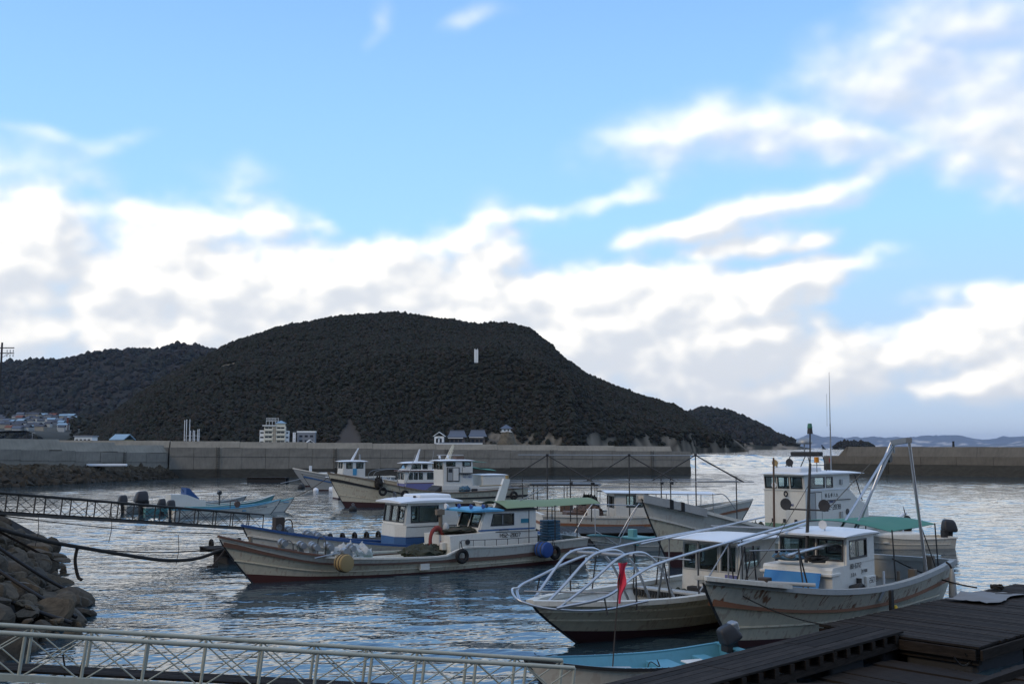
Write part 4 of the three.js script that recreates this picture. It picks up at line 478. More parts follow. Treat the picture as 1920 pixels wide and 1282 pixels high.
// ================================================================ boat I: tall wheelhouse, green decks, HS2-2838
{
  const t = thing('fishing_boat', 'large white fishing boat with tall wheelhouse, green decks and lettering HS2-2838', 'boat', [11.0, 0, -44.52], rad(-138));
  const h = new Hull({ L: 16.6, B: 3.7, rake: 1.6, pg: 2.6, pw: 1.8, wl: .74, flare: 1.9, transom: .9, sheer: [[0, 1.2], [.15, 1.0], [.4, .95], [.52, 1.03], [.66, 1.3], [.78, 1.7], [.9, 2.2], [1, 2.62]], deck: [[0, .6], [.5, .62], [.75, 1.0], [1, 2.2]], draft: .7 });
  h.build(t, { side: mt.cream, boot: mt.maroon, bootY: curve([[0, .42], [.6, .42], [1, .62]]), strake: mt.white, strakeY: curve([[0, .7], [.5, .62], [.75, .95], [1, 1.9]]), strakeH: .07, cap: mt.white, capH: .12, capOut: .08, capIn: .12, deck: mt.deckGreen, inner: mt.green, upper: mt.white });
  mesh('bow_pad', h.strip((u) => h.sheer(u) - .12, .3, .16, .1, .86, 1), mt.grey, t); for (const u of [.915, .94]) mesh('pad_strap', h.strip((v) => h.sheer(v) - .14, .34, .175, .12, u, u + .008, 3), mt.black, t);
  mesh('house_lower', slabX([[-.7, .62], [-.72, 1.3], [-4.6, 1.3], [-5.7, 1.3], [-5.9, .62]], -1.24, 1.24), mt.mint, t);
  mesh('house_mid', slabX([[-.74, .98], [-.76, 2.72], [-4.2, 2.72], [-4.9, 2.3], [-5.85, 1.9], [-5.86, .98]], -1.27, 1.27), mt.house, t);
  cabin(t, { x0: -4.35, x1: -.76, w: 1.25, y0: 2.72, y1: 3.36, rf: -.06, ra: 0, side: [[-2.3, -1.2, 2.8, 3.26], [-2.95, -2.42, 2.8, 3.26]], front: [[-1.15, -.45, 2.8, 3.28], [-.35, .35, 2.8, 3.28], [.45, 1.15, 2.8, 3.28]], aft: [[-1.0, 1.0, 2.82, 3.25]] });
  mesh('visor', box(-4.3, -.72, 2.7, 2.76, -1.3, 1.3), mt.roof, t);
  roofSlab(t, -5.4, -.45, 1.42, 3.37, { th: .07, crown: .08 }); mesh('roof_hump', rbox(-2.6, -.9, 3.4, 3.68, -.9, .9, .1, 3), mt.roof, t);
  mesh('door', [rbox(-2.0, -1.0, 1.42, 2.64, -1.3, -1.268, .01)], mt.trim, t); mesh('door', [rbox(-1.46, -1.06, 1.46, 2.6, -1.315, -1.29, .01)], mt.grey, t); mesh('door', [rbox(-1.94, -1.5, 1.46, 2.6, -1.32, -1.29, .01)], mt.house, t);
  letter(t, 'HS2-2838', [-2.2, 1.86, -1.28], [-1, 0, 0], .21, mt.ink); letter(t, '第五幸人丸', [-2.25, 2.38, -1.28], [-1, 0, 0], .19, mt.ink); letter(t, 'YAMATO', [-2.6, 2.14, -1.28], [-1, 0, 0], .1, mt.inkBlue); mesh('handrail_bar', bar([-2.15, 2.26, -1.31], [-4.3, 2.26, -1.31], .018), mt.trim, t);
  letter(t, 'YAMATO', [-.73, 2.05, -.55], [0, 0, 1], .1, mt.inkBlue); mesh('emblem', frame(new THREE.TorusGeometry(.1, .025, 6, 18), [-.72, 2.56, -.1], [0, 0, -1], [0, 1, 0], [1, 0, 0]), mt.ink, t);
  mesh('porthole', frame(new THREE.CylinderGeometry(.13, .13, .05, 20), [-4.05, 1.72, -1.275], [1, 0, 0], [0, 0, 1], [0, -1, 0]), mt.trim, t); mesh('side_vent', [rbox(-3.6, -3.4, 1.35, 1.75, -1.36, -1.27, .02), rbox(-3.7, -3.5, 2.92, 3.14, -1.33, -1.24, .02)], mt.grey, t);
  for (const z of [-.7, 0, .7]) mesh('hose_socket', [box(-.72, -.66, 1.35, 1.5, z - .06, z + .06), tube([[-.68, 1.4, z], [-.5, 1.1, z + .2], [-.2, .95, z + .5]], .016)], mt.trim, t);
  for (const c of t.children) if (/house|wheelhouse|window|visor|roof|door|letter|handrail|emblem|porthole|vent|socket/.test(c.name)) c.traverse((m) => m.geometry.scale(1, 1, .8).translate(0, 0, -.16));
  // roof gear
  const f = []; for (const [x, z] of [[-2.2, -.55], [-2.2, .55], [-3.4, -.55], [-3.4, .55]]) f.push(bar([x + .15, 3.45, z * 1.3], [x, 4.15, z * .8], .022)); f.push(...[[-2.2, -.44, -2.2, .44], [-3.4, -.44, -3.4, .44], [-2.2, -.44, -3.4, -.44], [-2.2, .44, -3.4, .44]].map(([a, b, c, e]) => bar([a, 4.15, b], [c, 4.15, e], .018))); f.push(bar([-2.15, 3.75, -.55], [-3.45, 3.75, -.55], .015)); mesh('radar_frame', f, mt.pipeDark, t); mesh('radar_scanner', rbox(-2.95, -2.65, 4.16, 4.34, -.75, .75, .06), mt.dark, t);
  mesh('satellite_dome', [new THREE.SphereGeometry(.36, 18, 10, 0, 6.284, 0, 1.57).scale(1, .75, 1).translate(-2.8, 4.72, .1), new THREE.CylinderGeometry(.36, .3, .06, 18).translate(-2.8, 4.70, .1), bar([-2.8, 4.3, .1], [-2.8, 4.7, .1], .03)], mt.galv, t);
  mesh('antenna', [bar([-5.1, 2.7, .2], [-5.15, 5.6, .2], .035, .03), bar([-5.15, 5.6, .2], [-5.2, 8.0, .2], .022, .008), bar([-5.05, 5.5, .3], [-5.1, 7.0, .3], .008)], mt.galv, t);
  mesh('roof_lamp', [frame(lampHead(.17), [-1.3, 3.88, -.2], [0, 0, 1], [1, 0, 0], [0, 1, 0]), bar([-1.3, 3.66, -.2], [-1.3, 3.9, -.2], .03)], mt.dark, t); mesh('roof_lamp', [frame(lampHead(.14), [-1.0, 3.86, .35], [0, 0, 1], [1, 0, 0], [0, 1, 0]), bar([-1.0, 3.66, .35], [-1.0, 3.88, .35], .03)], mt.buoyOchre, t); mesh('beacon', new THREE.CylinderGeometry(.1, .11, .24, 12).translate(-1.9, 4.0, -1.05), mt.amber, t); mesh('beacon_post', bar([-1.9, 3.42, -1.05], [-1.9, 3.9, -1.05], .02), mt.galv, t); mesh('roof_stay', bar([-4.9, 3.35, -1.1], [-5.4, 2.15, -1.15], .025), mt.trim, t);
  mesh('fore_mast', bar([.3, .7, -.3], [.2, 4.1, -.3], .05, .04), mt.pipeRust, t); mesh('fore_lamp', frame(lampHead(.12), [.1, 2.95, -.3], [0, 0, 1], [1, 0, 0], [0, 1, 0]), mt.roof, t);
  mesh('bow_stanchion', [bar([4.9, 1.5, 1.0], [4.7, 2.3, 1.0], .02), bar([3.6, 1.2, 1.2], [4.7, 2.3, 1.0], .02)], mt.galv, t); mesh('bollard', [new THREE.LatheGeometry([[.001, 0], [.16, 0], [.12, .2], [.18, .32], [.001, .34]].map((q) => new THREE.Vector2(...q)), 14).translate(5.6, 1.75, .3), new THREE.CylinderGeometry(.16, .14, .4, 14).translate(3.9, 1.75, .9)], mt.grey, t);
  mesh('fore_locker', [rbox(1.4, 2.5, .65, 1.15, -.6, .9, .04)], mt.deckGrey, t); mesh('stern_bin', [new THREE.CylinderGeometry(.22, .2, .5, 16).translate(-6.7, 1.3, .6), new THREE.CylinderGeometry(.22, .2, .5, 16).translate(-7.15, 1.3, .55)], mt.roof, t);
  mesh('aft_rail', railTube(h, 0, .12, .3), mt.roof, t);
  tyre(t, [-8.1, 1.0, -1.85], .42, 'large black tyre on the stern corner of the tall boat', .8); heap(t, [2.9, .95, .4], .75, .55, .55, mt.dark, 'dark net bundle with white mesh on the big boat foredeck', 'net_heap', 'net', 41); heap(t, [1.2, .66, -1.0], .7, .4, .4, mt.ropeRed, 'red and brown fishing gear heaped before the tall wheelhouse', 'gear_heap', 'gear', 43); heap(t, [.2, .66, .7], .55, .6, .5, mt.net, 'heap of net and hose at the tall wheelhouse foot', 'net_heap', 'net', 44); heap(t, [1.7, .8, -1.35], .3, .35, .25, mt.orange, 'orange crumpled tarp inside the big boat bulwark', 'tarp_bundle', 'tarp', 46);
}
function railTube(h, u0, u1, dy) { const out = []; for (const s of [-1, 1]) { const P = []; for (let i = 0; i <= 6; i++) { const u = lerp(u0, u1, i / 6); P.push(h.p(u, h.sheer(u), .02, s).add(V(0, dy * (1 - i / 6), 0))); } out.push(tube(P, .07, 20)); } return out; }
// ================================================================ boat M: light blue dinghy with outboard
{
  const t = thing('dinghy', 'light blue open dinghy with outboard motor beside the plank walkway', 'boat', [2.4, 0, -20.75], rad(-160));
  const h = new Hull({ L: 4.6, B: 1.5, rake: .45, pg: 2.4, pw: 1.7, wl: .8, transom: .92, sheer: [[0, .46], [.3, .36], [.6, .38], [.85, .48], [1, .58]], deck: .06, draft: .2 });
  h.build(t, { side: mt.white, boot: mt.blueTrim, bootY: .02, cap: mt.sky, capH: .035, capOut: .02, capIn: .06, deck: mt.sky, inner: mt.sky });
  mesh('bow_guard', h.strip((u) => h.sheer(u) - .03, .06, .045, .01, .42, 1), mt.black, t); mesh('thwart', rbox(-1.0, -.5, .08, .26, -.55, .55, .02), mt.sky, t); mesh('thwart', rbox(-1.85, -1.55, .08, .3, -.53, .53, .02), mt.sky, t); mesh('thwart_lid', rbox(.25, .7, .2, .24, -.55, .2, .01), mt.house, t); mesh('seat_board', rbox(-1.5, -1.05, .28, .31, -.45, .1, .01), mt.house, t); mesh('oar', [plank([1.6, .4, -.28], [.3, .34, -.42], .14, .05)], mt.grey, t);
  const o = outboard(t, [-2.25, .5, .12], .42, 'grey and black outboard motor tilted on the blue dinghy stern', true);
  const bf = gear(t, 'cork_float', 'tan cylinder float lying in the blue dinghy', 'float', [-.2, .17, -.25], .3); mesh('cylinder', new THREE.CylinderGeometry(.07, .07, .36, 14).rotateZ(1.57), mt.buoyOchre, bf); mesh('line', tube([[.1, .07, 0], [-.1, .2, .1], [-.25, .1, 0], [-.3, .22, .12], [-.36, .05, .1]], .01, 24, 5), mt.ropeDark, bf);
  const wb = solo('white_float', new THREE.SphereGeometry(.14, 14, 10).scale(1.3, .75, 1), mt.roof, 'white foam float between dinghy and walkway', 'float'); wb.position.set(2.75, .12, -19.85);
}
function outboard(t, p, s, label, tilt, mat = mt.trim) {
  const o = gear(t, 'outboard_motor', label, 'outboard', p, 0, 'outboard motors'); const hinge = (g) => g.rotateZ(tilt ? -.42 : .06);
  mesh('cowling', hinge(cowl(s)), mat, o); if (tilt) mesh('cowling_face', hinge(rbox(-.56 * s, -.2 * s, .62 * s, 1.1 * s, -.3 * s, .3 * s, .1 * s, 3).rotateZ(.1)), mt.galv, o);
  mesh('leg', hinge(slabX([[-.3 * s, .4 * s], [.28 * s, .4 * s], [.14 * s, -1.1 * s], [-.26 * s, -1.1 * s]], -.14 * s, .14 * s)), mt.black, o); mesh('gearcase', hinge(new THREE.SphereGeometry(.16 * s, 12, 8).scale(2.2, 1, 1).translate(-.1 * s, -1.15 * s, 0)), mt.black, o); mesh('propeller', hinge(join([0, 1, 2].map((k) => rbox(-.02 * s, .02 * s, .05 * s, .3 * s, -.09 * s, .09 * s, .015 * s).rotateX(k * 2.094).translate(-.48 * s, -1.15 * s, 0)))), mt.black, o); mesh('clamp', rbox(.1 * s, .45 * s, -.25 * s, .3 * s, -.3 * s, .3 * s, .05 * s), mt.black, o); return o;
}
function cowl(s) { const g = new THREE.SphereGeometry(1, 20, 14), p = g.attributes.position; for (let i = 0; i < p.count; i++) { const q = (v, e) => Math.sign(v) * Math.pow(Math.abs(v), e), x = q(p.getX(i), .42), y = q(p.getY(i), .55), z = q(p.getZ(i), .42), k = 1 - .2 * y; p.setXYZ(i, (x * .5 * k - .05) * s + .06 * y * s, (y * .46 + .62) * s, z * .36 * k * s); } g.computeVertexNormals(); return g; }

// ================================================================ boat C and the boats moored beyond it
{
  const t = thing('fishing_boat', 'high bowed white fishing boat with black side stripe and tall narrow wheelhouse', 'boat', [-6.6, 0, -82.4], rad(-156));
  const h = new Hull({ L: 16, B: 3.3, rake: 1.4, pg: 2.5, pw: 1.7, wl: .78, transom: .9, sheer: [[0, 1.35], [.2, 1.12], [.4, 1.0], [.55, 1.18], [.7, 1.62], [.85, 2.15], [1, 2.6]], deck: [[0, .6], [.5, .62], [.8, 1.3], [1, 2.2]], draft: .7 });
  h.build(t, { side: mt.cream, boot: mt.maroon, bootY: curve([[0, .1], [.6, .25], [1, .5]]), strake: mt.black, strakeY: curve([[0, .62], [.4, .55], [.6, .82], [.8, 1.4], [1, 2.05]]), strakeH: .2, cap: mt.wood, capH: .1, deck: mt.deckGrey, inner: mt.grey, upper: mt.cream, knuckle: curve([[0, .25], [.6, .3], [1, .95]]) });
  mesh('house_lower', slabX([[-.75, .6], [-.75, 1.6], [-6.3, 1.5], [-6.3, .6]], -1.2, 1.2), mt.house, t);
  cabin(t, { x0: -3.3, x1: -.9, w: 1.12, y0: 1.52, y1: 3.5, rf: -.03, ra: 0, side: [[-1.85, -1.1, 3.08, 3.42], [-3.15, -2.45, 3.08, 3.42]], front: [[-1.0, -.45, 2.85, 3.42], [-.35, .25, 2.85, 3.42], [.35, 1.0, 2.85, 3.42]], aft: [[-.8, .8, 3.0, 3.4]], frontMat: mt.house });
  mesh('door_frame', rbox(-2.2, -1.15, 1.9, 3.0, -1.16, -1.115, .01), mt.trim, t); mesh('door', rbox(-1.62, -1.22, 1.96, 2.94, -1.18, -1.15, .01), mt.grey, t); mesh('door', rbox(-2.12, -1.66, 1.96, 2.94, -1.185, -1.15, .01), mt.house, t); mesh('door_pane', rbox(-1.58, -1.26, 2.6, 2.9, -1.19, -1.17, .01), mt.trim, t);
  roofSlab(t, -3.5, -.55, 1.25, 3.5, { th: .06, crown: .05 }); mesh('side_step', [box(-3.25, -2.2, 2.5, 2.56, -1.35, -1.12), tube([[-2.4, 2.55, -1.3], [-2.4, 3.0, -1.3], [-2.65, 3.0, -1.3]], .015)], mt.dark, t); letter(t, '第五吉丸', [-2.5, 2.36, -1.125], [-1, 0, 0], .13, mt.inkBlue); letter(t, 'HS2-1801', [-2.5, 2.18, -1.125], [-1, 0, 0], .12, mt.inkBlue);
  mesh('roof_gear', [frame(lampHead(.12), [-1.1, 3.8, .2], [0, 0, 1], [1, 0, 0], [0, 1, 0]), frame(lampHead(.12), [-1.6, 3.82, -.3], [0, 0, 1], [1, 0, 0], [0, 1, 0]), bar([-1.1, 3.55, .2], [-1.1, 3.8, .2], .02), bar([-1.6, 3.55, -.3], [-1.6, 3.82, -.3], .02), bar([-1.0, 3.95, .8], [-3.2, 3.95, .6], .015)], mt.roof, t); mesh('rusty_tank', rbox(-2.9, -2.2, 3.58, 3.85, -.4, .4, .05), mt.pipeRust, t); mesh('rear_awning', sheetQuad([[-3.4, 3.45, -1.0], [-4.6, 3.35, -1.0], [-4.6, 3.35, 1.0], [-3.4, 3.45, 1.0]], .05, .01), mt.tarpGreen, t);
  cabin(t, { x0: -6.3, x1: -4.2, w: 1.15, y0: 1.5, y1: 2.36, side: [], front: [], aft: [] , name: 'aft_house_wall' }); roofSlab(t, -6.4, -4.05, 1.22, 2.36, { th: .05, crown: .04 }); mesh('hatch_window', rbox(-3.7, -3.2, 1.1, 1.32, -1.23, -1.19, .01), mt.trim, t); mesh('aft_trunk', slabX([[-6.3, .6], [-6.3, 1.5], [-7.4, 1.4], [-7.4, .6]], -.9, .9), mt.grey, t);
  mesh('foredeck_panel', slabX([[-.75, 1.2], [-.8, 1.6], [.2, .9], [.2, .66]], -1.1, 1.1), mt.dark, t);
  for (const y of [1.42, 1.22]) mesh('side_rail', tube([[.5, y - .15, -1.65], [-2, y - .2, -1.68], [-5, y - .1, -1.66], [-7.6, y + .1, -1.55]], .022, 30), mt.pipeDark, t); mesh('mast', bar([2.0, 1.0, .2], [1.0, 4.0, .2], .035, .02), mt.galv, t);
  tyre(t, [4.22, 1.25, -1.75], .34, 'black tyre fender hanging on the high white bow'); tyre(t, [2.5, 1.0, -1.85], .34, 'black tyre fender hanging aft of the high bow tyre'); tyre(t, [-6.6, .75, -1.75], .36, 'black tyre fender at the stern of the high bowed boat'); heap(t, [-2.6, 1.0, -1.1], .5, .5, .4, mt.crateBlue, 'blue grey net on the side deck by the narrow wheelhouse', 'net_heap', 'net', 52); heap(t, [.7, .8, -.9], .4, .3, .3, mt.netWhite, 'pale bundle on deck before the narrow wheelhouse', 'net_heap', 'net', 53); heap(t, [4.4, 1.35, -1.2], .3, .9, .3, mt.ropeDark, 'black rope bundle over the high bow rail', 'rope_bundle', 'rope', 54);
}
// a smaller moored boat with one cabin
function mooredBoat(label, pos, turn, o) {
  const t = thing('fishing_boat', label, 'boat', pos, rad(turn)), h = new Hull({ rake: 1, pg: 2.6, pw: 1.75, wl: .8, transom: .9, draft: .5, L: 10, B: 2.6, sheer: [[0, 1.0], [.4, .85], [.7, 1.1], [1, 1.7]], deck: [[0, .5], [.7, .55], [1, 1.4]], ...o.hull });
  h.build(t, { side: mt.white, boot: mt.maroon, cap: mt.white, ...o.paint }); if (o.cab) { const c = o.cab; if (c.base) mesh('house_base', slabX([[c.x1 + .05, .4], [c.x1, c.y0 + .02], [c.x0, c.y0 + .02], [c.x0 - .4, .4]], -(c.w + .03), c.w + .03), c.base, t); cabin(t, c); roofSlab(t, c.x0 - .25, c.x1 + .3, c.w + .12, c.y1, { th: .06, crown: .06, mat: c.roof ?? mt.roof }); } return [t, h];
}
{
  const [t] = mooredBoat('small boat with square white cabin and blue door panel behind the high bow', [-11.2, 0, -95.7], 24, { hull: { L: 10 }, cab: { x0: -4.6, x1: -2.6, w: .95, y0: 2.0, y1: 3.3, side: [[-3.4, -2.75, 2.7, 3.2], [-4.3, -3.75, 2.7, 3.2]], front: [[-.8, -.1, 2.7, 3.2], [.1, .8, 2.7, 3.2]], aft: [[-.7, -.1, 2.7, 3.2], [.1, .7, 2.7, 3.2]], base: mt.house, ra: .1 } });
  mesh('door_panel', rbox(-3.7, -3.35, 2.1, 2.68, .93, .985, .01), mt.skyDeep, t); mesh('mast', slabX([[-3.7, 3.36], [-3.45, 3.36], [-2.9, 4.5], [-3.0, 4.5]], -.05, .05), mt.roof, t); mesh('stack', bar([-2.9, 3.3, .3], [-2.9, 3.95, .3], .08), mt.galv, t); mesh('deck_arch', [tube([[-1.6, 1, .9], [-1.5, 2.4, .8], [1.5, 2.5, .8], [4, 1.4, .8]], .02, 30), tube([[-1.6, 1, -.9], [-1.5, 2.4, -.8], [1.5, 2.5, -.8], [4, 1.4, -.8]], .02, 30)], mt.galv, t); heap(t, [-.4, .55, 0], 1.0, 1.1, .7, mt.netWhite, 'white and blue nets heaped on the boat behind the high bow', 'net_heap', 'net', 61);
}
{
  const [t] = mooredBoat('white boat with violet lower house and red trim line', [-8.4, 0, -90.2], -156, { hull: { L: 11.5, B: 2.7 }, paint: { side: mt.violet, strake: mt.red, strakeY: curve([[0, .8], [.5, .7], [1, 1.4]]), strakeH: .05 }, cab: { x0: -3.0, x1: 1.2, w: 1.0, y0: 1.5, y1: 2.55, ra: .5, side: [[-.4, -.05, 1.85, 2.4], [.05, .4, 1.85, 2.4], [.5, .85, 1.85, 2.4], [-1.6, -.8, 1.85, 2.4]], front: [[-.85, -.1, 1.85, 2.4], [.1, .85, 1.85, 2.4]], aft: [], base: mt.violet } });
  mesh('trim_line', box(-3.3, 1.5, 2.52, 2.6, -1.13, 1.13), mt.red, t); mesh('trim_line', box(-2.8, 1.2, 1.5, 1.56, -1.04, 1.04), mt.red, t);
  cabin(t, { x0: -1.3, x1: 1.1, w: .8, y0: 2.64, y1: 3.2, rf: .35, side: [[-.3, .55, 2.72, 3.12], [-.9, -.45, 2.72, 3.12]], front: [[-.7, .7, 2.72, 3.12]], aft: [], name: 'flybridge_wall' }); roofSlab(t, -1.6, 1.3, .95, 3.2, { th: .06, crown: .1 }); mesh('mast', slabX([[-.25, 3.3], [.05, 3.3], [-.4, 4.4], [-.5, 4.4]], -.05, .05), mt.roof, t); mesh('antenna', bar([-1.6, 2.6, .4], [-1.9, 4.3, .4], .03, .015), mt.galv, t);
}
{
  const [t] = mooredBoat('cream roofed boat with green awning moored behind the violet boat', [-6.4, 0, -95.5], -156, { hull: { L: 11 }, paint: { side: mt.cream }, cab: { x0: -2.4, x1: .6, w: 1.0, y0: 1.7, y1: 3.3, rf: .3, side: [[-1.8, -.1, 2.3, 3.15]], front: [[-.85, .85, 2.3, 3.1]], aft: [], base: mt.cream } });
  mesh('mast', [slabX([[-.7, 3.4], [-.45, 3.4], [-1.0, 4.7], [-1.1, 4.7]], -.3, -.2), slabX([[-.7, 3.4], [-.35, 3.4], [-1.1, 4.8], [-1.25, 4.8]], .2, .3), bar([-1.0, 4.2, -.3], [-1.05, 4.2, .4], .03)], mt.cream, t); mesh('awning', sheetQuad([[-2.4, 2.75, -1.0], [-5.0, 2.4, -1.0], [-5.0, 2.4, 1.0], [-2.4, 2.75, 1.0]], .1, .01, .2), mt.tarpGreen, t); for (const z of [-.9, .9]) mesh('awning_post', bar([-4.9, .9, z], [-4.9, 2.42, z], .025), mt.pipeDark, t);
}
{
  const [t, h] = mooredBoat('grey hulled boat with dark flared bow near the breakwater', [-20.2, 0, -125.5], -160, { hull: { L: 12, B: 2.9, rake: 1.5, sheer: [[0, 1.0], [.4, .95], [.7, 1.35], [1, 2.05]] }, paint: { side: mt.grey, cap: mt.white, capH: .14 } }); mesh('bow_box', rbox(3.8, 4.1, 1.2, 2.4, -.15, .15, .02), mt.roof, t); mesh('fore_hatch', rbox(1.2, 3, .9, 1.6, -.8, .8, .1), mt.house, t);
  const [t2] = mooredBoat('pale grey boat with blue side band moored ahead of the high bow', [-17.4, 0, -112.8], -158, { hull: { L: 10.5, B: 2.7, rake: 1.3, sheer: [[0, .95], [.4, .9], [.7, 1.25], [1, 1.85]] }, paint: { side: mt.grey, strake: mt.blue, strakeY: curve([[0, .6], [.6, .65], [1, 1.4]]), strakeH: .22, cap: mt.grey } }); mesh('fore_hatch', rbox(.8, 2.6, .8, 1.45, -.8, .8, .08), mt.house, t2); mesh('bowsprit', bar([4.2, 1.5, 0], [7.4, .8, .3], .04), mt.galv, t2);
}
// ---- skiffs tied together behind the far gangway
function skiff(label, pos, turn, { L: len = 7.5, B = 1.65, inner = mt.aqua, cap = mt.white, sheerB = .95, side = mt.white }) { const t = thing('skiff', label, 'boat', pos, rad(turn)); const h = new Hull({ L: len, B, rake: .7, pg: 2.2, pw: 1.6, wl: .8, transom: .9, draft: .25, sheer: [[0, .5], [.35, .45], [.65, .55], [.85, .72], [1, sheerB]], deck: [[0, .14], [.7, .16], [1, .5]] }); h.build(t, { side, boot: mt.grey, bootY: .04, cap, capH: .05, capOut: .03, deck: inner, inner, knuckle: curve([[0, .22], [.6, .25], [1, .55]]) }); for (const x of [-.15, .12]) mesh('thwart', box(x * len - .12, x * len + .12, .3, .36, -B * .44, B * .44), inner, t); return [t, h]; }
{
  const [a] = skiff('white skiff with sky blue inside and small net hauler', [-19.1, 0, -70.5], 35, { inner: mt.skyDeep, cap: mt.sky }); outboard(a, [-3.75, .55, 0], .55, 'black outboard motor on the white skiff with the hauler'); mesh('line_hauler', [frame(new THREE.CylinderGeometry(.2, .2, .16, 16), [.6, .75, .2], [1, 0, 0], [0, 0, 1], [0, -1, 0]), box(.5, .7, .2, .7, .1, .3), tube([[.3, .3, -.3], [.3, .95, -.2], [.6, 1.0, .3]], .025)], mt.pipeRust, a); letter(a, 'HS3-80888', [1.7, .47, .93], [1, .03, 0], .1, mt.ink);
  const [b] = skiff('white skiff with pale aqua inside lying second from the gangway', [-18.7, 0, -72.9], 35, { inner: mt.aqua, cap: mt.aqua }); mesh('bow_cover', rbox(2.3, 3.3, .66, .7, -.3, .3, .015), mt.skyDeep, b);
  const [c] = skiff('long aqua skiff with white console and slanted blue windscreen', [-21.2, 0, -73.9], 35, { L: 9.4, B: 1.9, inner: mt.aqua, side: mt.aqua, sheerB: 1.1 }); mesh('console', slabX([[-3.0, .2], [-3.0, 1.35], [-1.9, 1.3], [-1.0, .95], [-.6, .9], [-.5, .2]], -.6, .6), mt.house, c); mesh('windscreen', slabX([[-1.95, 1.3], [-1.95, 1.78], [-1.75, 1.75], [-1.0, .98], [-1.05, .95]], -.58, .58), mt.blueTrim, c); mesh('antenna_hoop', [bar([-2.9, 1.3, .5], [-2.9, 2.2, .5], .015), bar([-2.4, 1.3, -.5], [-2.4, 2.2, -.5], .015), tube([[-3.9, 2.3, 0], [-3.1, 2.22, 0], [-2.2, 1.8, 0], [-1.9, 1.4, 0]], .02)], mt.pipeDark, c); mesh('top_bar', bar([-4.0, 2.25, .2], [-2.2, 2.22, -.2], .018), mt.pipeDark, c); mesh('roller', [bar([.6, .5, 0], [.6, 1.3, 0], .05), frame(new THREE.CylinderGeometry(.14, .14, .3, 12), [.6, 1.35, 0], [1, 0, 0], [0, 0, 1], [0, -1, 0])], mt.trim, c); mesh('rod', [bar([.3, .6, .4], [1.9, 1.7, .2], .012), bar([2, .6, .4], [3.1, 1.4, .3], .012)], mt.trim, c); outboard(c, [-4.75, .7, .1], .85, 'large black outboard motor on the console skiff'); outboard(c, [-3.6, .55, .75], .5, 'small black outboard motor beside the console skiff');
  const [d] = skiff('blue grey skiff ringed by thin pipe railing', [-23.4, 0, -75.6], 35, { L: 8.8, B: 1.8, inner: mt.crateBlue, side: mt.grey }); for (const z of [-.82, .82]) railing(d, [[-4, .5, z], [0, .5, z], [2.6, .62, z * .92], [3.9, .82, z * .5]], .55, 10, .012, mt.galv, 0);
  outboard(d, [-4.45, .6, 0], .6, 'black outboard motor on the pipe railed grey skiff');
}
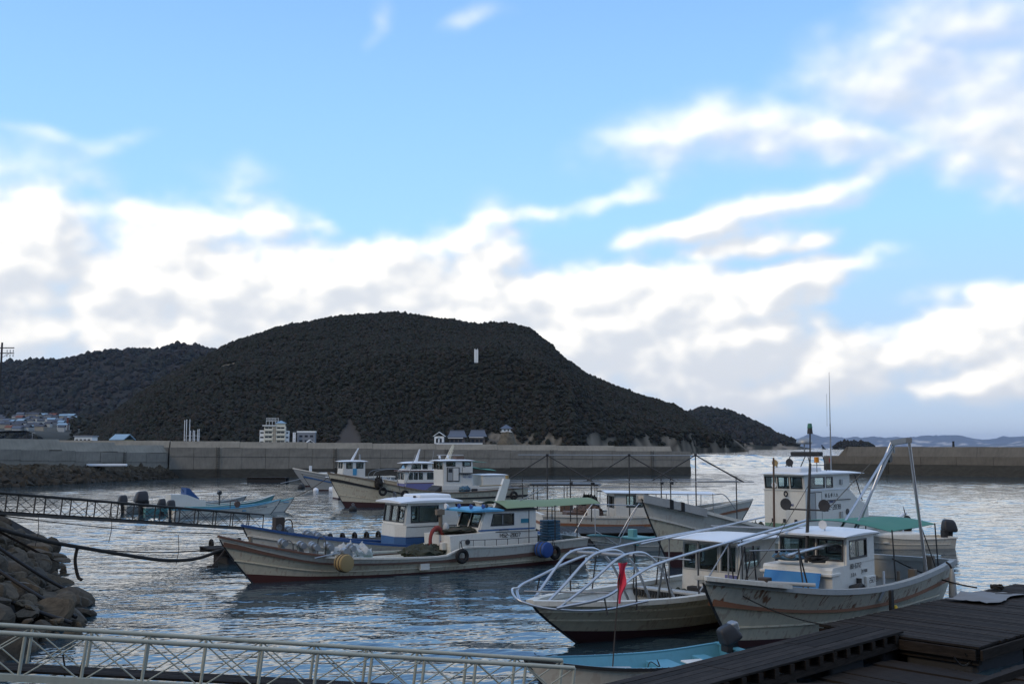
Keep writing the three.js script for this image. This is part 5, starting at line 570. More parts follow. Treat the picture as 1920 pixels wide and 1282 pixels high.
{ // small boat at the right, skiff and canopy boats in the middle
  const [j] = skiff('small white boat with black outboard lying beyond the gantry boat', [17.2, 0, -47.6], -176, { L: 5.2, B: 1.7, inner: mt.house, sheerB: .8 }); outboard(j, [-2.6, .62, 0], .62, 'black outboard motor on the small white boat'); mesh('deck_cover', rbox(-1.2, 1.0, .4, .72, -.6, .6, .1), mt.house, j);
  const [n] = skiff('teal decked white skiff between raft and big bow', [5.6, 0, -46.6], -150, { L: 5.4, B: 1.7, inner: mt.aqua, cap: mt.aqua, sheerB: .75 }); mesh('console', [rbox(-.4, .5, .2, .62, -.6, .6, .05), rbox(.2, .45, .6, .95, -.2, .2, .03)], mt.aqua, n); mesh('paddle', [plank([1.9, .62, .1], [.9, .55, -.1], .1, .03)], mt.red2, n);
  const [h1] = mooredBoat('white boat with long pale canopy under the pipe frame', [7.4, 0, -57.5], 8, { hull: { L: 12, B: 2.8, sheer: [[0, .9], [.4, .8], [.65, 1.0], [1, 1.6]] }, paint: { strake: mt.orange, strakeY: curve([[0, .45], [.5, .35], [1, 1.1]]), strakeH: .14, cap: mt.white, capH: .12 }, cab: null });
  cabin(h1, { x0: -2.0, x1: -.2, w: .95, y0: .5, y1: 2.05, side: [[-1.4, -.5, 1.35, 1.95]], front: [[-.8, .8, 1.3, 1.95]], aft: [[-.8, -.05, 1.3, 1.9], [.05, .8, 1.3, 1.9]], opt: {} }); mesh('canopy', sheetQuad([[-2.6, 2.12, 1.15], [3.6, 2.0, 1.05], [3.6, 2.0, -1.05], [-2.6, 2.12, -1.15]], .1, .04), mt.roof, h1); for (const [x, z] of [[-2.4, 1], [.8, 1], [2.0, 1], [3.4, 1], [-2.4, -1], [.8, -1], [3.4, -1]]) mesh('canopy_post', bar([x, .7, z * 1.1], [x, 2.05, z], .022), mt.galv, h1); mesh('canopy_rail', tube([[3.5, 2.0, 1.0], [4.1, 1.95, .9], [4.8, 1.1, .8]], .025, 16), mt.galv, h1); mesh('engine_box', rbox(-4.6, -2.6, .5, 1.1, -.7, .7, .05), mt.pipeRust, h1); mesh('deck_box', rbox(-3.5, -2.9, .8, 1.25, .5, 1.0, .03), mt.house, h1); mesh('blue_cover', rbox(.2, .8, .6, 1.3, .4, 1.0, .05), mt.violet, h1);
  heap(h1, [-3.4, .85, .2], .8, .5, .5, mt.pipeRust, 'rust brown netting on the canopy boat stern', 'net_heap', 'net', 71);
  const [h2] = mooredBoat('low boat with dark flat sun roof and hanging gear', [2.4, 0, -62.5], 172, { hull: { L: 9.5, B: 2.5, sheer: [[0, .8], [.5, .7], [1, 1.3]] } }); mesh('sun_roof', [box(-2.8, 1.2, 2.35, 2.41, -1.1, 1.1), box(-2.9, 1.3, 2.3, 2.35, -1.15, 1.15)], mt.trim, h2); for (const [x, z] of [[-2.6, -1], [-.8, -1], [1, -1], [-2.6, 1], [-.8, 1], [1, 1]]) mesh('roof_post', bar([x, .6, z], [x, 2.35, z], .025), mt.pipeDark, h2); mesh('console', rbox(-1.2, -.5, .5, 1.5, -.5, .5, .05), mt.pipeRust, h2); heap(h2, [-2.2, .6, 0], .6, 1.0, .5, mt.ropeDark, 'dark hanging gear under the flat sun roof', 'gear_heap', 'gear', 73);
  // pipe frame over the middle boats
  const f = thing('pipe_scaffold', 'tall grey scaffold pipe frame with inverted V braces over the middle boats', 'frame', [5.9, 0, -55.5], rad(4)); const xs = [-4.05, .32, 3.9], X = mt.pipeDark, zz = [-2.4, .6];
  mesh('ridge_pipe', bar([-5.6, 4.14, 0], [4.6, 4.1, 0], .028), mt.galv, f);
  xs.forEach((x) => { mesh('upright', bar([x, .7, 0], [x, 4.15, 0], .036), X, f); mesh('brace', bar([x, 4.12, 0], [x + 2.35, 2.72, .9], .03), X, f); mesh('brace', bar([x, 4.12, 0], [x - 2.1, 2.75, -1.2], .03), X, f); mesh('clamp', rbox(x - .07, x + .07, 4.06, 4.2, -.07, .07, .02), mt.trim, f); });
  for (const [y, z] of [[2.72, .9], [2.75, -1.2], [2.4, -.4]]) mesh('long_pipe', bar([-6.2, y, z], [5.6 + z * .4, y + .05, z], .026), mt.galv, f); for (const x of [-5.4, -2.9, -1.8, 1.9, 2.4, 6.0]) mesh('upright', bar([x, .7, x > 5 ? .3 : .6], [x, 3.0, x > 5 ? .3 : .6], .032), X, f); mesh('long_pipe', bar([3.9, 2.72, .4], [6.9, 2.72, .5], .026), mt.galv, f); mesh('brace', bar([3.9, 4.12, 0], [6.3, 2.72, .4], .03), X, f); for (const x of xs) mesh('guy_wire', tube(sag([x, 4.1, 0], [x + 3.1, 2.7, -.5], .12), .007, 12, 4), X, f);
  for (const [x, z] of [[-2.9, .9], [2.4, .9], [-1.7, .55], [1.95, .55]]) mesh('clamp', rbox(x - .08, x + .08, 2.6, 2.76, z - .08, z + .08, .02), mt.trim, f);
  const r2 = thing('pipe_hoop', 'bent white pipe hoop rails leaning over the grey raft', 'rail', [3.4, 0, -45.6], 0); for (const [x, z] of [[0, 0], [2.0, .1]]) mesh('hoop', tube([[x - .9, .5, z], [x, 1.95, z - .1], [x + .4, 2.05, z - .2], [x + 2.0, 2.0, z - .4]], .024, 30), mt.steel, r2); mesh('foot_pipe', [tube([[-1.0, .45, .1], [1.0, .38, .5], [1.3, .7, .4], [2.0, 1.9, .05]], .02, 24), bar([.2, .95, .2], [1.1, .4, .5], .022), bar([.2, .3, .3], [.2, 1.9, -.1], .02), bar([3.0, .3, .2], [3.0, 1.9, -.3], .02)], mt.galv, r2);
}

// ---------------------------------------------------------------- weathered timber, one board at a time
const woodTex = [0, 1, 2].map((k) => texture(256, 128, (u, v) => { const g = tileFbm(u * .25, v, 26, k * 3 + 1, 4), n = tileFbm(u, v, 6, k + 9, 4), w = [.027, .020, .034][k] * (1 + .9 * g + .55 * n); return [s2(clamp(w * 1.0, .004, 1)), s2(clamp(w * .84, .004, 1)), s2(clamp(w * .74, .004, 1))]; }));
const dry = (c, m) => new THREE.MeshPhysicalMaterial({ color: c, map: m, roughness: .9, specularIntensity: .35 });
const boards = woodTex.map((m) => dry(0xffffff, rep(m, .5, 1.2))), timber = dry(L(.7, .64, .58), rep(woodTex[2], .5, 1)), beam = dry(0xffffff, rep(woodTex[0], .5, 1));
function deckBoards(t, nB, at) { for (let i = 0; i < nB; i++) { const g = at(i); mesh('plank', g, boards[Math.floor(R() * 3)], t); } }
{ // big float at lower right: planks across, beams and drums below
  const u = V(.742, 0, -.67), t = thing('plank_float', 'large dark plank float deck beside the cream boat', 'pontoon', [6.94, 0, -23.85], Math.atan2(.67, .742));
  const len = 10.5, wd = 3.5, n = 62; deckBoards(t, n, (i) => rbox(i * len / n + .006, (i + 1) * len / n - .006, .51 + R() * .008, .555 + R() * .012, -.02 - R() * .04, wd + R() * .05, .006, 1));
  for (const z of [.1, 1.15, 2.3, 3.38]) mesh('beam', box(.05, len, .34, .505, z - .07, z + .07), beam, t); for (const x of [.12, 2.5, 5, 7.5]) mesh('cross_beam', box(x - .07, x + .07, .18, .335, 0, wd), beam, t);
  for (const x of [1.3, 3.8, 6.3, 8.8]) for (const z of [.8, 2.7]) mesh('foam_float', rbox(x - 1.15, x + 1.15, -.35, .33, z - .8, z + .72, .1, 3), mt.dark, t);  // floats enlarged to darken the space under the deck
  mesh('edge_board', box(.0, len, .3, .5, wd + .06, wd + .11), timber, t); mesh('edge_board', box(-.09, -.04, .3, .5, 0, wd), timber, t);
  const tp = gear(t, 'tarpaulin', 'grey tarpaulin sheet crumpled on the plank float', 'tarpaulin', [6.6, .575, .75]); mesh('sheet', grid(22, 14, (a, b, p) => p.set((a - .5) * 2.2 + .2 * b, .03 + .1 * Math.max(0, fbm(a * 3, b * 3, 4, 3) + .25) + .12 * Math.exp(-Math.pow((a - .35) / .2, 2)) * (1 - b), (b - .5) * 1.1 + .12 * Math.sin(a * 7))), std(L(.2, .205, .21), { roughness: .85 }), tp);
  const pl = gear(t, 'loose_plank', 'loose grey plank lying on the float behind the tarpaulin', 'plank', [8.4, .585, 1.3], -.5); mesh('board', rbox(-1.1, 1.1, 0, .05, -.14, .14, .01), boards[2], pl);
  coil(t, [5.6, .58, 2.75], .24, 4, mt.ropeDark, 'dark rope coil lying on the plank float'); coil(t, [8.6, .58, .25], .18, 4, mt.ropeDark, 'mooring rope bunched at the float edge cleat');
  const gb = gear(t, 'foam_board', 'pale green board resting on the float corner', 'board', [7.2, .6, 3.55], .15); mesh('slab', rbox(-.15, 2.2, 0, .09, -.35, .35, .02), mt.mint, gb); mesh('block', rbox(.75, .95, .09, .2, -.2, .1, .02), mt.mint, gb);
  solo('mooring_line', tube(sag([11.6, 1.15, -32.2], [13.0, .62, -29.6], .12), .022, 20, 6), mt.ropeDark, 'dark mooring line from the cream boat stern to the float', 'rope'); solo('mooring_line', tube(sag([5.1, 1.25, -23.4], [7.05, .6, -23.5], .1), .016, 20, 6), mt.ropeDark, 'dark mooring line from the cream boat bow to the float', 'rope');
  const bf = gear(t, 'float_can', 'bright blue plastic can float hanging under the float edge', 'float', [3.6, -.02, 4.2]); mesh('can', rbox(-.13, .13, 0, .42, -.13, .13, .06, 3), std(L(.02, .10, .42), { roughness: .4 }), bf); mesh('line', tube([[0, .4, 0], [-.2, .52, -.3], [-.3, .56, -.6]], .012), mt.netWhite, bf);
  solo('mooring_line', tube(sag([10.3, .42, -20.2], [12.3, -.1, -18.0], .05), .018, 14, 5), mt.netWhite, 'pale rope running from the float corner into the water', 'rope');
}
{ // walkway leading down to the float
  const a = V(1.55, .62, -16.8), b = V(7.9, .60, -23.05), d = b.clone().sub(a), len = d.length(), t = thing('plank_walkway', 'narrow walkway of long dark planks leading to the float', 'walkway', [a.x, 0, a.z], Math.atan2(-d.z, d.x));
  for (let k = 0; k < 3; k++) for (let i = 0; i < 6; i++) mesh('plank', rbox(k * len / 3 + .008, (k + 1) * len / 3 - .008, .59 + R() * .008, .632 + R() * .01, -.62 + i * .208 + .008, -.62 + (i + 1) * .208 - .008, .006, 1), boards[Math.floor(R() * 3)], t);
  mesh('side_beam', box(0, len, .30, .42, .50, .62), timber, t); mesh('side_beam', box(0, len, .30, .42, -.62, -.5), timber, t); for (let i = 0; i < 17; i++) mesh('joist', box(i * len / 17 + .1, i * len / 17 + .24, .42, .588, -.62, .64), timber, t);
  for (const x of [1.6, 4.2, 6.8, 9.0]) mesh('foam_float', rbox(x - .7, x + .7, -.35, .29, -.5, .45, .12, 3), mt.dark, t);
  const lp = thing('timber_float', 'small half sunken timber frame beside the walkway', 'frame', [6.0, 0, -19.1], Math.atan2(.63, .77) - .9); for (const z of [0, 1.5]) mesh('beam', plank([-1.6, .18, z], [1.3, .26, z], .1, .16), timber, lp); for (const x of [-1.2, .9]) mesh('cross_beam', plank([x, .1, -.1], [x, .12, 1.6], .1, .12), timber, lp);
}
{ // raft and net added to darken water that should mirror the dock underside
  const t = thing('added_dark_raft', 'low black raft crusted with shells, added to darken the water below the float edge', 'raft', [9.35, 0, -21.2], Math.atan2(.67, .742)); const q = rng(19);
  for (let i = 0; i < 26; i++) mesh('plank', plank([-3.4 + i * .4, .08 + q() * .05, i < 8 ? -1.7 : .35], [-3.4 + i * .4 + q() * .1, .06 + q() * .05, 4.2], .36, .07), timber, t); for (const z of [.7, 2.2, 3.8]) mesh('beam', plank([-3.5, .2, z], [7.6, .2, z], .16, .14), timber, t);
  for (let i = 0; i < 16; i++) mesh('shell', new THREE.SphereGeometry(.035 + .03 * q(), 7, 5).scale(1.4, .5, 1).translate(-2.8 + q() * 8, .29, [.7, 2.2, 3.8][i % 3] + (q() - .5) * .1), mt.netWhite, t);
  const n = thing('added_net', 'dark sagging rope net added with the raft to darken the float near edge', 'net', [8.9, 0, -21.3], Math.atan2(.67, .742)); for (let i = 0; i < 12; i++) mesh('strand', tube(sag([i * .5 - .4, .42, .12], [i * .5 + .5, .40, .14], .12 + .18 * q()), .018, 12, 5), mt.ropeDark, n);
}
// ---- lattice gangways
function gangway(label, a, b, { h = .69, w = .75, bays = 12, r = .026, mat, chord = 1, deck = true, lines = 1 }) {
  a = asV(a); b = asV(b); const d = b.clone().sub(a), len = Math.hypot(d.x, d.z), pitch = Math.atan2(d.y, len), full = d.length(), t = thing('gangway', label, 'gangway', [a.x, a.y, a.z], 0); t.rotation.set(0, Math.atan2(-d.z, d.x), pitch, 'YXZ');
  for (const z of [-w / 2, w / 2]) { mesh('top_rail', bar([0, h, z], [full, h, z], r * 1.35, r * 1.35, 9), mat, t); mesh('bottom_chord', plank([0, 0, z], [full, 0, z], .07, .09), mat, t); for (let i = 0; i <= bays; i++) { const x = i * full / bays; mesh('post', bar([x, 0, z], [x, h, z], r, r, 6), mat, t); if (i < bays) { const x2 = x + full / bays; mesh('diagonal', bar([x, 0, z], [x2, h, z], r * .45, r * .45, 5), mat, t); mesh('diagonal', bar([x, h, z], [x2, 0, z], r * .45, r * .45, 5), mat, t); } } }
  const n = 5; for (let i = 0; i < n; i++) mesh('deck_board', rbox(0, full, .05, .085, -w / 2 + .05 + i * (w - .1) / n + .006, -w / 2 + .05 + (i + 1) * (w - .1) / n - .006, .006, 1), boards[i % 3], t); return t;
}
gangway('dark lattice gangway sloping from the left shore to the pontoon', [-19.9, 2.95, -30.2], [-12.0, .72, -49.2], { bays: 17, mat: std(L(.055, .05, .045), { roughness: .75, metalness: .2 }), w: .8 });
gangway('pale painted lattice gangway with pipe rails along the water in front', [-10.2, 1.94, -13.2], [.80, .66, -16.3], { h: .56, w: .58, bays: 15, r: .024, mat: std(L(1.1, 1.12, .98), { map: rep(tx.grey, .3, .5), roughness: .55 }) });
{
  const p = thing('rope_bundle', 'black ropes knotted round the pale gangway rail', 'rope', [-6.05, 1.66, -14.35]); mesh('strand', tube([[0, .08, 0], [.05, -.2, .03], [-.05, -.55, .02], [.1, -.9, .05]], .013, 24, 5), mt.ropeDark, p); mesh('strand', tube([[.28, .05, 0], [.24, -.3, .05], [.3, -.6, .02], [.12, -.95, .06]], .013, 24, 5), mt.ropeDark, p); mesh('knot', new THREE.TorusKnotGeometry(.05, .02, 40, 6).translate(.3, -.25, .02), mt.ropeDark, p);
  // pontoon behind the blue boat where the far gangway lands
  const t = thing('plank_pontoon', 'grey plank pontoon edged with black tyres behind the blue wheelhouse boat', 'pontoon', [-6.6, 0, -45.2], rad(-146)); for (let i = 0; i < 10; i++) mesh('plank', rbox(-6.5, 6.5, .52 + R() * .01, .57, -1.1 + i * .22 + .008, -1.1 + (i + 1) * .22 - .008, .006, 1), boards[i % 2 ? 2 : 0], t); for (const z of [-.95, .95]) mesh('beam', box(-6.5, 6.5, .36, .515, z - .08, z + .08), timber, t); for (const x of [-5, -1.7, 1.7, 5]) mesh('foam_float', rbox(x - 1, x + 1, -.3, .355, -.9, .9, .1), mt.dark, t); for (let i = 0; i < 22; i++) mesh('edge_tyre', new THREE.TorusGeometry(.15, .065, 7, 14).rotateY(1.57).translate(-6.2 + i * .58, .62, 1.2), mt.rubber, t);
  const rf = thing('plank_raft', 'pale grey plank raft between the low boat stern and teal skiff', 'raft', [4.4, 0, -51.2], rad(8)); for (let i = 0; i < 14; i++) mesh('plank', rbox(-2.6 + i * .37, -2.6 + (i + 1) * .37 - .02, .5 + R() * .01, .56, -2.0, 2.0, .006, 1), std(L(.22, .22, .23), { map: rep(woodTex[2], .5, 1), roughness: .8 }), rf); for (const z of [-1.8, 0, 1.8]) mesh('beam', box(-2.6, 2.6, .34, .495, z - .08, z + .08), timber, rf); for (const x of [-1.6, 1.6]) mesh('foam_float', rbox(x - .9, x + .9, -.3, .335, -1.8, 1.8, .1), mt.dark, rf);
  const dr = thing('floating_raft', 'low black raft afloat in front of the breakwater', 'raft', [-32, 0, -137.5], 0); for (let i = 0; i < 8; i++) mesh('plank', rbox(-2.5 + i * .62, -2.5 + (i + 1) * .62 - .03, .55, .68, -1.2, 1.2, .02, 1), timber, dr); mesh('beam', box(-2.5, 2.5, -.2, .545, -1.1, -.9), mt.black, dr); mesh('beam', box(-2.5, 2.5, -.2, .545, .9, 1.1), mt.black, dr);
  for (const [x, z, rr_, l, m] of [[-11.45, -75.6, .3, 'round black buoy floating off the high white bow', mt.black], [-23.6, -117.5, .4, 'dark mooring buoy beside the grey flared bow', mt.black], [-20.4, -109, .3, 'white mooring buoy among boats by the breakwater', mt.roof]]) { const b = thing('mooring_buoy', l, 'buoy', [x, .1, z]); mesh('ball', new THREE.SphereGeometry(rr_, 16, 12), m, b); mesh('eye', new THREE.TorusGeometry(.08, .02, 6, 12).translate(0, rr_ + .06, 0), mt.galv, b); }
  const wc = solo('drum_float', new THREE.CylinderGeometry(.35, .35, 2.2, 18).rotateZ(1.57), mt.roof, 'white cylinder float beside the pale grey boat', 'float'); wc.position.set(-17.8, .15, -108.5);
}
// ---- hoses and lines hanging between the shore and the boats
solo('hose', tube([[-15.4, 3.2, -27], [-13.8, 2.42, -28], [-12.95, 1.95, -29.2], [-12.2, 1.55, -30.8], [-11.5, 1.18, -32.4], [-11.0, .95, -33.6], [-10.4, .88, -34.8], [-9.75, 1.1, -36.0]], .055, 80, 9), mt.ropeDark, 'thick black hose sagging over the water to the low boat bow', 'hose');
solo('hose_end', tube([[-12.45, 1.68, -30.2], [-12.5, 1.3, -30.2], [-12.42, .85, -30.25], [-12.3, .75, -30.25]], .05, 20, 8), mt.ropeDark, 'short hose end dangling from the sagging black hose', 'hose');
solo('mooring_line', tube(sag([-17.5, 2.4, -33], [-9.8, 1.1, -36.3], .55), .02, 40, 5), mt.ropeDark, 'thin dark line sagging below the far gangway', 'rope'); solo('mooring_line', tube(sag([-18.6, 2.5, -35], [-11.2, .75, -46.5], .25), .018, 40, 5), mt.ropeDark, 'second thin line strung below the far gangway chord', 'rope');
for (const [x, y, z, k] of [[-13.5, 2.35, -35.4, 0], [-15.6, 2.3, -34.6, 1], [-11.6, 1.5, -36.6, 2]]) solo('hanging_line', tube([[x, y, z], [x + .03, y - .5, z], [x - .03, y - 1.0, z + .05]], .012, 12, 5), mt.ropeDark, ['thin cord dangling from the far gangway middle', 'thin cord dangling from the far gangway shore end', 'thin cord dangling near the gangway foot'][k], 'rope');
solo('mooring_line', tube(sag([-14.0, 2.3, -79.7], [-19.5, .1, -88], .3), .03, 20, 5), mt.rope, 'pale mooring line from the high bow to the water', 'rope');

// ---------------------------------------------------------------- rubble: near slope stone by stone, far slope as a mass
const rockTex = texture(256, 256, (u, v) => { const n = tileFbm(u, v, 6, 3, 5), f = tileFbm(u, v, 30, 6, 3), w = .066 * (1 + .9 * n + .4 * f); return [s2(clamp(w * 1.08, .01, 1)), s2(clamp(w * .96, .01, 1)), s2(clamp(w * .78, .01, 1))]; });
const rockMats = [[1, .94, .84], [.8, .74, .64], [1.15, 1.0, .8], [.6, .55, .47]].map((c) => std(L(...c), { map: rockTex, roughness: .95 }));
function rockGeo(seed) { const g = new THREE.IcosahedronGeometry(1, 2), p = g.attributes.position, q = rng(seed), cuts = []; for (let i = 0; i < 11; i++) { const a = V(q() - .5, q() - .5, q() - .5).normalize(); cuts.push([a, .42 + q() * .38]); } for (let i = 0; i < p.count; i++) { const v = V(p.getX(i), p.getY(i), p.getZ(i)); for (const [a, d] of cuts) { const k = v.dot(a); if (k > d) v.addScaledVector(a, d - k); } const n = 1 + .08 * fbm(v.x * 3 + seed, v.y * 3, v.z * 3, 2); p.setXYZ(i, v.x * n, v.y * n, v.z * n); } g.computeVertexNormals(); return boxUV(toCreasedNormals(g, .25), .5); }
const rocks = [1, 2, 3, 4, 5, 6, 7].map((k) => rockGeo(k * 13));
// the near slope: shoreline runs from below the pale gangway back along the left edge
const shoreLine = [[-10.6, -20.5], [-11.0, -23.2], [-10.7, -26.4], [-12.6, -30.2], [-15.4, -36], [-17.2, -40.5], [-21, -48]];
const shoreX = (z) => { for (let i = 1; i < shoreLine.length; i++) { const [a, b] = [shoreLine[i - 1], shoreLine[i]]; if (z >= b[1]) return lerp(a[0], b[0], (a[1] - z) / (a[1] - b[1])); } return shoreLine[shoreLine.length - 1][0]; };
const slopeY = (x, z) => Math.min(3.4, Math.max(-1.2, (shoreX(z) - x) * .52));
{
  structure('shore', boxUV(grid(24, 50, (u, v, p) => { const z = lerp(-12, -50, v), x = shoreX(Math.min(z, -20.5)) + 2.5 - u * 26; p.set(x, slopeY(x, Math.min(z, -20.5)) - .35, z); })), std(L(.09, .08, .065), { map: rockTex, roughness: 1 }));
  const t = thing('rubble_slope', 'slope of large grey brown boulders at the left water edge', 'rocks', [-13, 0, -30]); const q = rng(77);
  const spots = []; for (let i = 0; i < 300; i++) { const z = lerp(-21.5, -45, Math.pow(q(), 1.15)), x = shoreX(z) + .35 - Math.pow(q(), .9) * 6.5; spots.push([x, z]); }
  spots.forEach(([x, z], i) => { const s = .22 + Math.pow(q(), 2.6) * .48, m = mesh('stone', rocks[i % 7], rockMats[Math.floor(q() * 4)], t); m.position.set(x + 13, slopeY(x, z) + s * .12 - .1, z + 30); m.scale.set(s * (1 + q() * .5), s * .75, s); m.rotation.set(q() * .5, q() * 6, q() * .5); });
  for (const [a, b, k] of [[[-19.2, 2.35, -36.5], [-16.4, .35, -38.2], 0], [[-14.2, 1.75, -25.6], [-10.9, .2, -26.3], 1], [[-14.6, 2.2, -27.5], [-11.0, .25, -26.8], 2], [[-15.5, 2.35, -30.0], [-13.1, .4, -31], 3]]) solo(k ? 'hose' : 'boat_skid', k ? tube(sag(a, b, .1), .05, 20, 7) : plank(a, b, .16, .08), k ? mt.black : timber, ['long dark skid timber lying down the boulder slope', 'black hose lying over the boulders to the water', 'second black hose across the boulder slope', 'third black hose higher on the boulder slope'][k], k ? 'hose' : 'timber');
  { const m = new THREE.InstancedMesh(rocks[4], rockMats[0], 700), o = new THREE.Object3D(), q2 = rng(5); for (let i = 0; i < 700; i++) { const z = lerp(-20.5, -47, q2()), x = shoreX(z) + .6 - q2() * 8, s = .1 + .16 * q2(); o.position.set(x, slopeY(x, z) - .08, z); o.scale.set(s * 1.3, s * .8, s); o.rotation.set(q2() * 3, q2() * 6, q2()); o.updateMatrix(); m.setMatrixAt(i, o.matrix); const c = .6 + .6 * q2(); m.setColorAt(i, L(c, c * .95, c * .85)); } m.name = 'slope_rubble'; m.userData = { kind: 'stuff', label: 'small broken stones between the boulders of the left slope', category: 'rubble' }; shade(m); scene.add(m); }
  // quay under the camera
  structure('quay', box(-80, 80, -2, 2.85, -6, 42), concrete);
  structure('land', box(-400, -66, -2, 3.6, -420, -100), std(L(.12, .11, .09), { roughness: 1 }));
}
{ // far rubble mound and the taller landward wall
  const w = seaWall('sea_wall', 'taller concrete sea wall above the far rubble mound at left', [-67, -119], [-51.8, -157], { ha: 4.6, hb: 3.7, pa: 6.2, pb: 4.75, n: 9, parapetSet: .0, back: 3, band: .9 }); w.userData.category = 'wall';
  seaWall('breakwater', 'pale landward parapet running on behind the curved sea wall', [-95, -146], [-51.7, -157.2], { ha: 4.6, hb: 4.62, pa: 5.75, pb: 5.6, n: 8, back: 7 });
  const q = rng(31), m = new THREE.InstancedMesh(rocks[2], rockMats[1], 1500), o = new THREE.Object3D();
  for (let i = 0; i < 1500; i++) { const s = Math.pow(q(), .8), k = q(), bx = lerp(-58.6, -50.2, s), bz = lerp(-119.5, -158.4, s), wx = lerp(-65.6, -52.2, s), wz = lerp(-117, -157.5, s), x = lerp(bx, wx, k), z = lerp(bz, wz, k), y = k * lerp(2.6, 1.5, s); o.position.set(x, y - .05, z); const sc = .35 + q() * .45; o.scale.set(sc * 1.3, sc * .8, sc); o.rotation.set(q(), q() * 6, q()); o.updateMatrix(); m.setMatrixAt(i, o.matrix); const c = k < .55 + .15 * q() ? .45 + .2 * q() : .9 + .3 * q(); m.setColorAt(i, L(c, c * .96, c * .88)); }
  m.name = 'rubble_mound'; m.userData = { kind: 'stuff', label: 'far rubble mound of small grey stones below the sea wall', category: 'rubble' }; shade(m); scene.add(m);
  structure('mound', grid(20, 4, (u, v, p) => p.set(lerp(lerp(-57.8, -50, u), lerp(-65.8, -52.3, u), v), v * lerp(2.5, 1.4, u) - .25, lerp(lerp(-119.5, -158.4, u), lerp(-117, -157.5, u), v))), rockMats[3]);
  const wb = solo('upturned_skiff', rbox(-2.6, 2.6, 0, .35, -.5, .5, .15, 3), mt.roof, 'upturned white skiff lying on the far rubble crest', 'boat'); wb.position.set(-55.2, 2.0, -142.5); wb.rotation.y = rad(15);
  const mk = thing('pole_cluster', 'cluster of slim white steel poles standing on the breakwater', 'poles', [-49.8, 4.6, -161.5]); [[-.95, 4.2, 0], [-.55, 4.3, .3], [-.15, 4.35, 0], [.15, 2.6, .5], [.45, 2.65, .1], [.75, 2.6, .4], [1.15, 2.8, .1], [1.45, 2.85, .4]].forEach(([x, h, z]) => mesh('pole', bar([x, -.1, z], [x, h, z], .055), mt.roof, mk)); for (const y of [.6, 1.2, 1.8]) mesh('cross_bar', bar([-.95, y, .2], [1.5, y, .2], .02), mt.roof, mk);
  const up = thing('utility_pole', 'tall utility pole with crossarms at the left edge', 'pole', [-66.6, 3.6, -135]); mesh('shaft', bar([0, 0, 0], [0, 14.6, 0], .16, .12, 10), mt.dark, up); for (const y of [13.2, 13.9]) mesh('crossarm', box(-.3, 1.6, y - .06, y + .06, -.06, .06), mt.dark, up); for (const x of [.7, 1.1, 1.5]) for (const y of [12.9, 13.5]) mesh('insulator', new THREE.CylinderGeometry(.05, .08, .3, 8).translate(x, y, 0), mt.grey, up); mesh('brace', bar([0, 12.6, 0], [1.2, 13.3, 0], .03), mt.dark, up);
  for (const [x, k] of [[-118, 0], [-92, 1]]) { const p = thing('street_lamp', ['thin grey lamp pole beyond the breakwater by the hotel', 'thin lamp pole beyond the breakwater parapet'][k], 'lamp', [x * 2.2, 0, -440]); mesh('shaft', bar([0, 0, 0], [0, 11, 0], .12, .08), mt.galv, p); mesh('head', box(-.1, 1.2, 10.8, 11, -.12, .12), mt.galv, p); }
}
// ---------------------------------------------------------------- buildings at the foot of the hill
const bw = { cream: std(L(.62, .58, .47), { roughness: .85 }), white: std(L(.68, .68, .66), { roughness: .8 }), grey: std(L(.18, .19, .21), { roughness: .85 }), glass: std(L(.03, .035, .042), { roughness: .15 }), tile: std(L(.085, .10, .13), { roughness: .5 }), tileBlue: std(L(.22, .33, .42), { roughness: .55 }), red: std(L(.16, .05, .03), { roughness: .8 }), sign: std(L(.7, .7, .7), { roughness: .7 }), townWhite: std(L(.4, .4, .38), { roughness: .9 }), townCream: std(L(.3, .27, .22), { roughness: .9 }), townTile: std(L(.05, .055, .07), { roughness: .7 }) };
function gable(w, d, h, over = .8) { return slab([[-w / 2 - over, 0], [0, h], [w / 2 + over, 0], [w / 2 + over, -.5], [0, h - .55], [-w / 2 - over, -.5]], d + over * 2).translate(0, 0, -d / 2 - over); }
function hip(w, d, h) { const g = new THREE.ConeGeometry(Math.SQRT1_2, h, 4, 1).rotateY(Math.PI / 4).scale(w, 1, d).translate(0, h / 2, 0); return g.toNonIndexed(); }
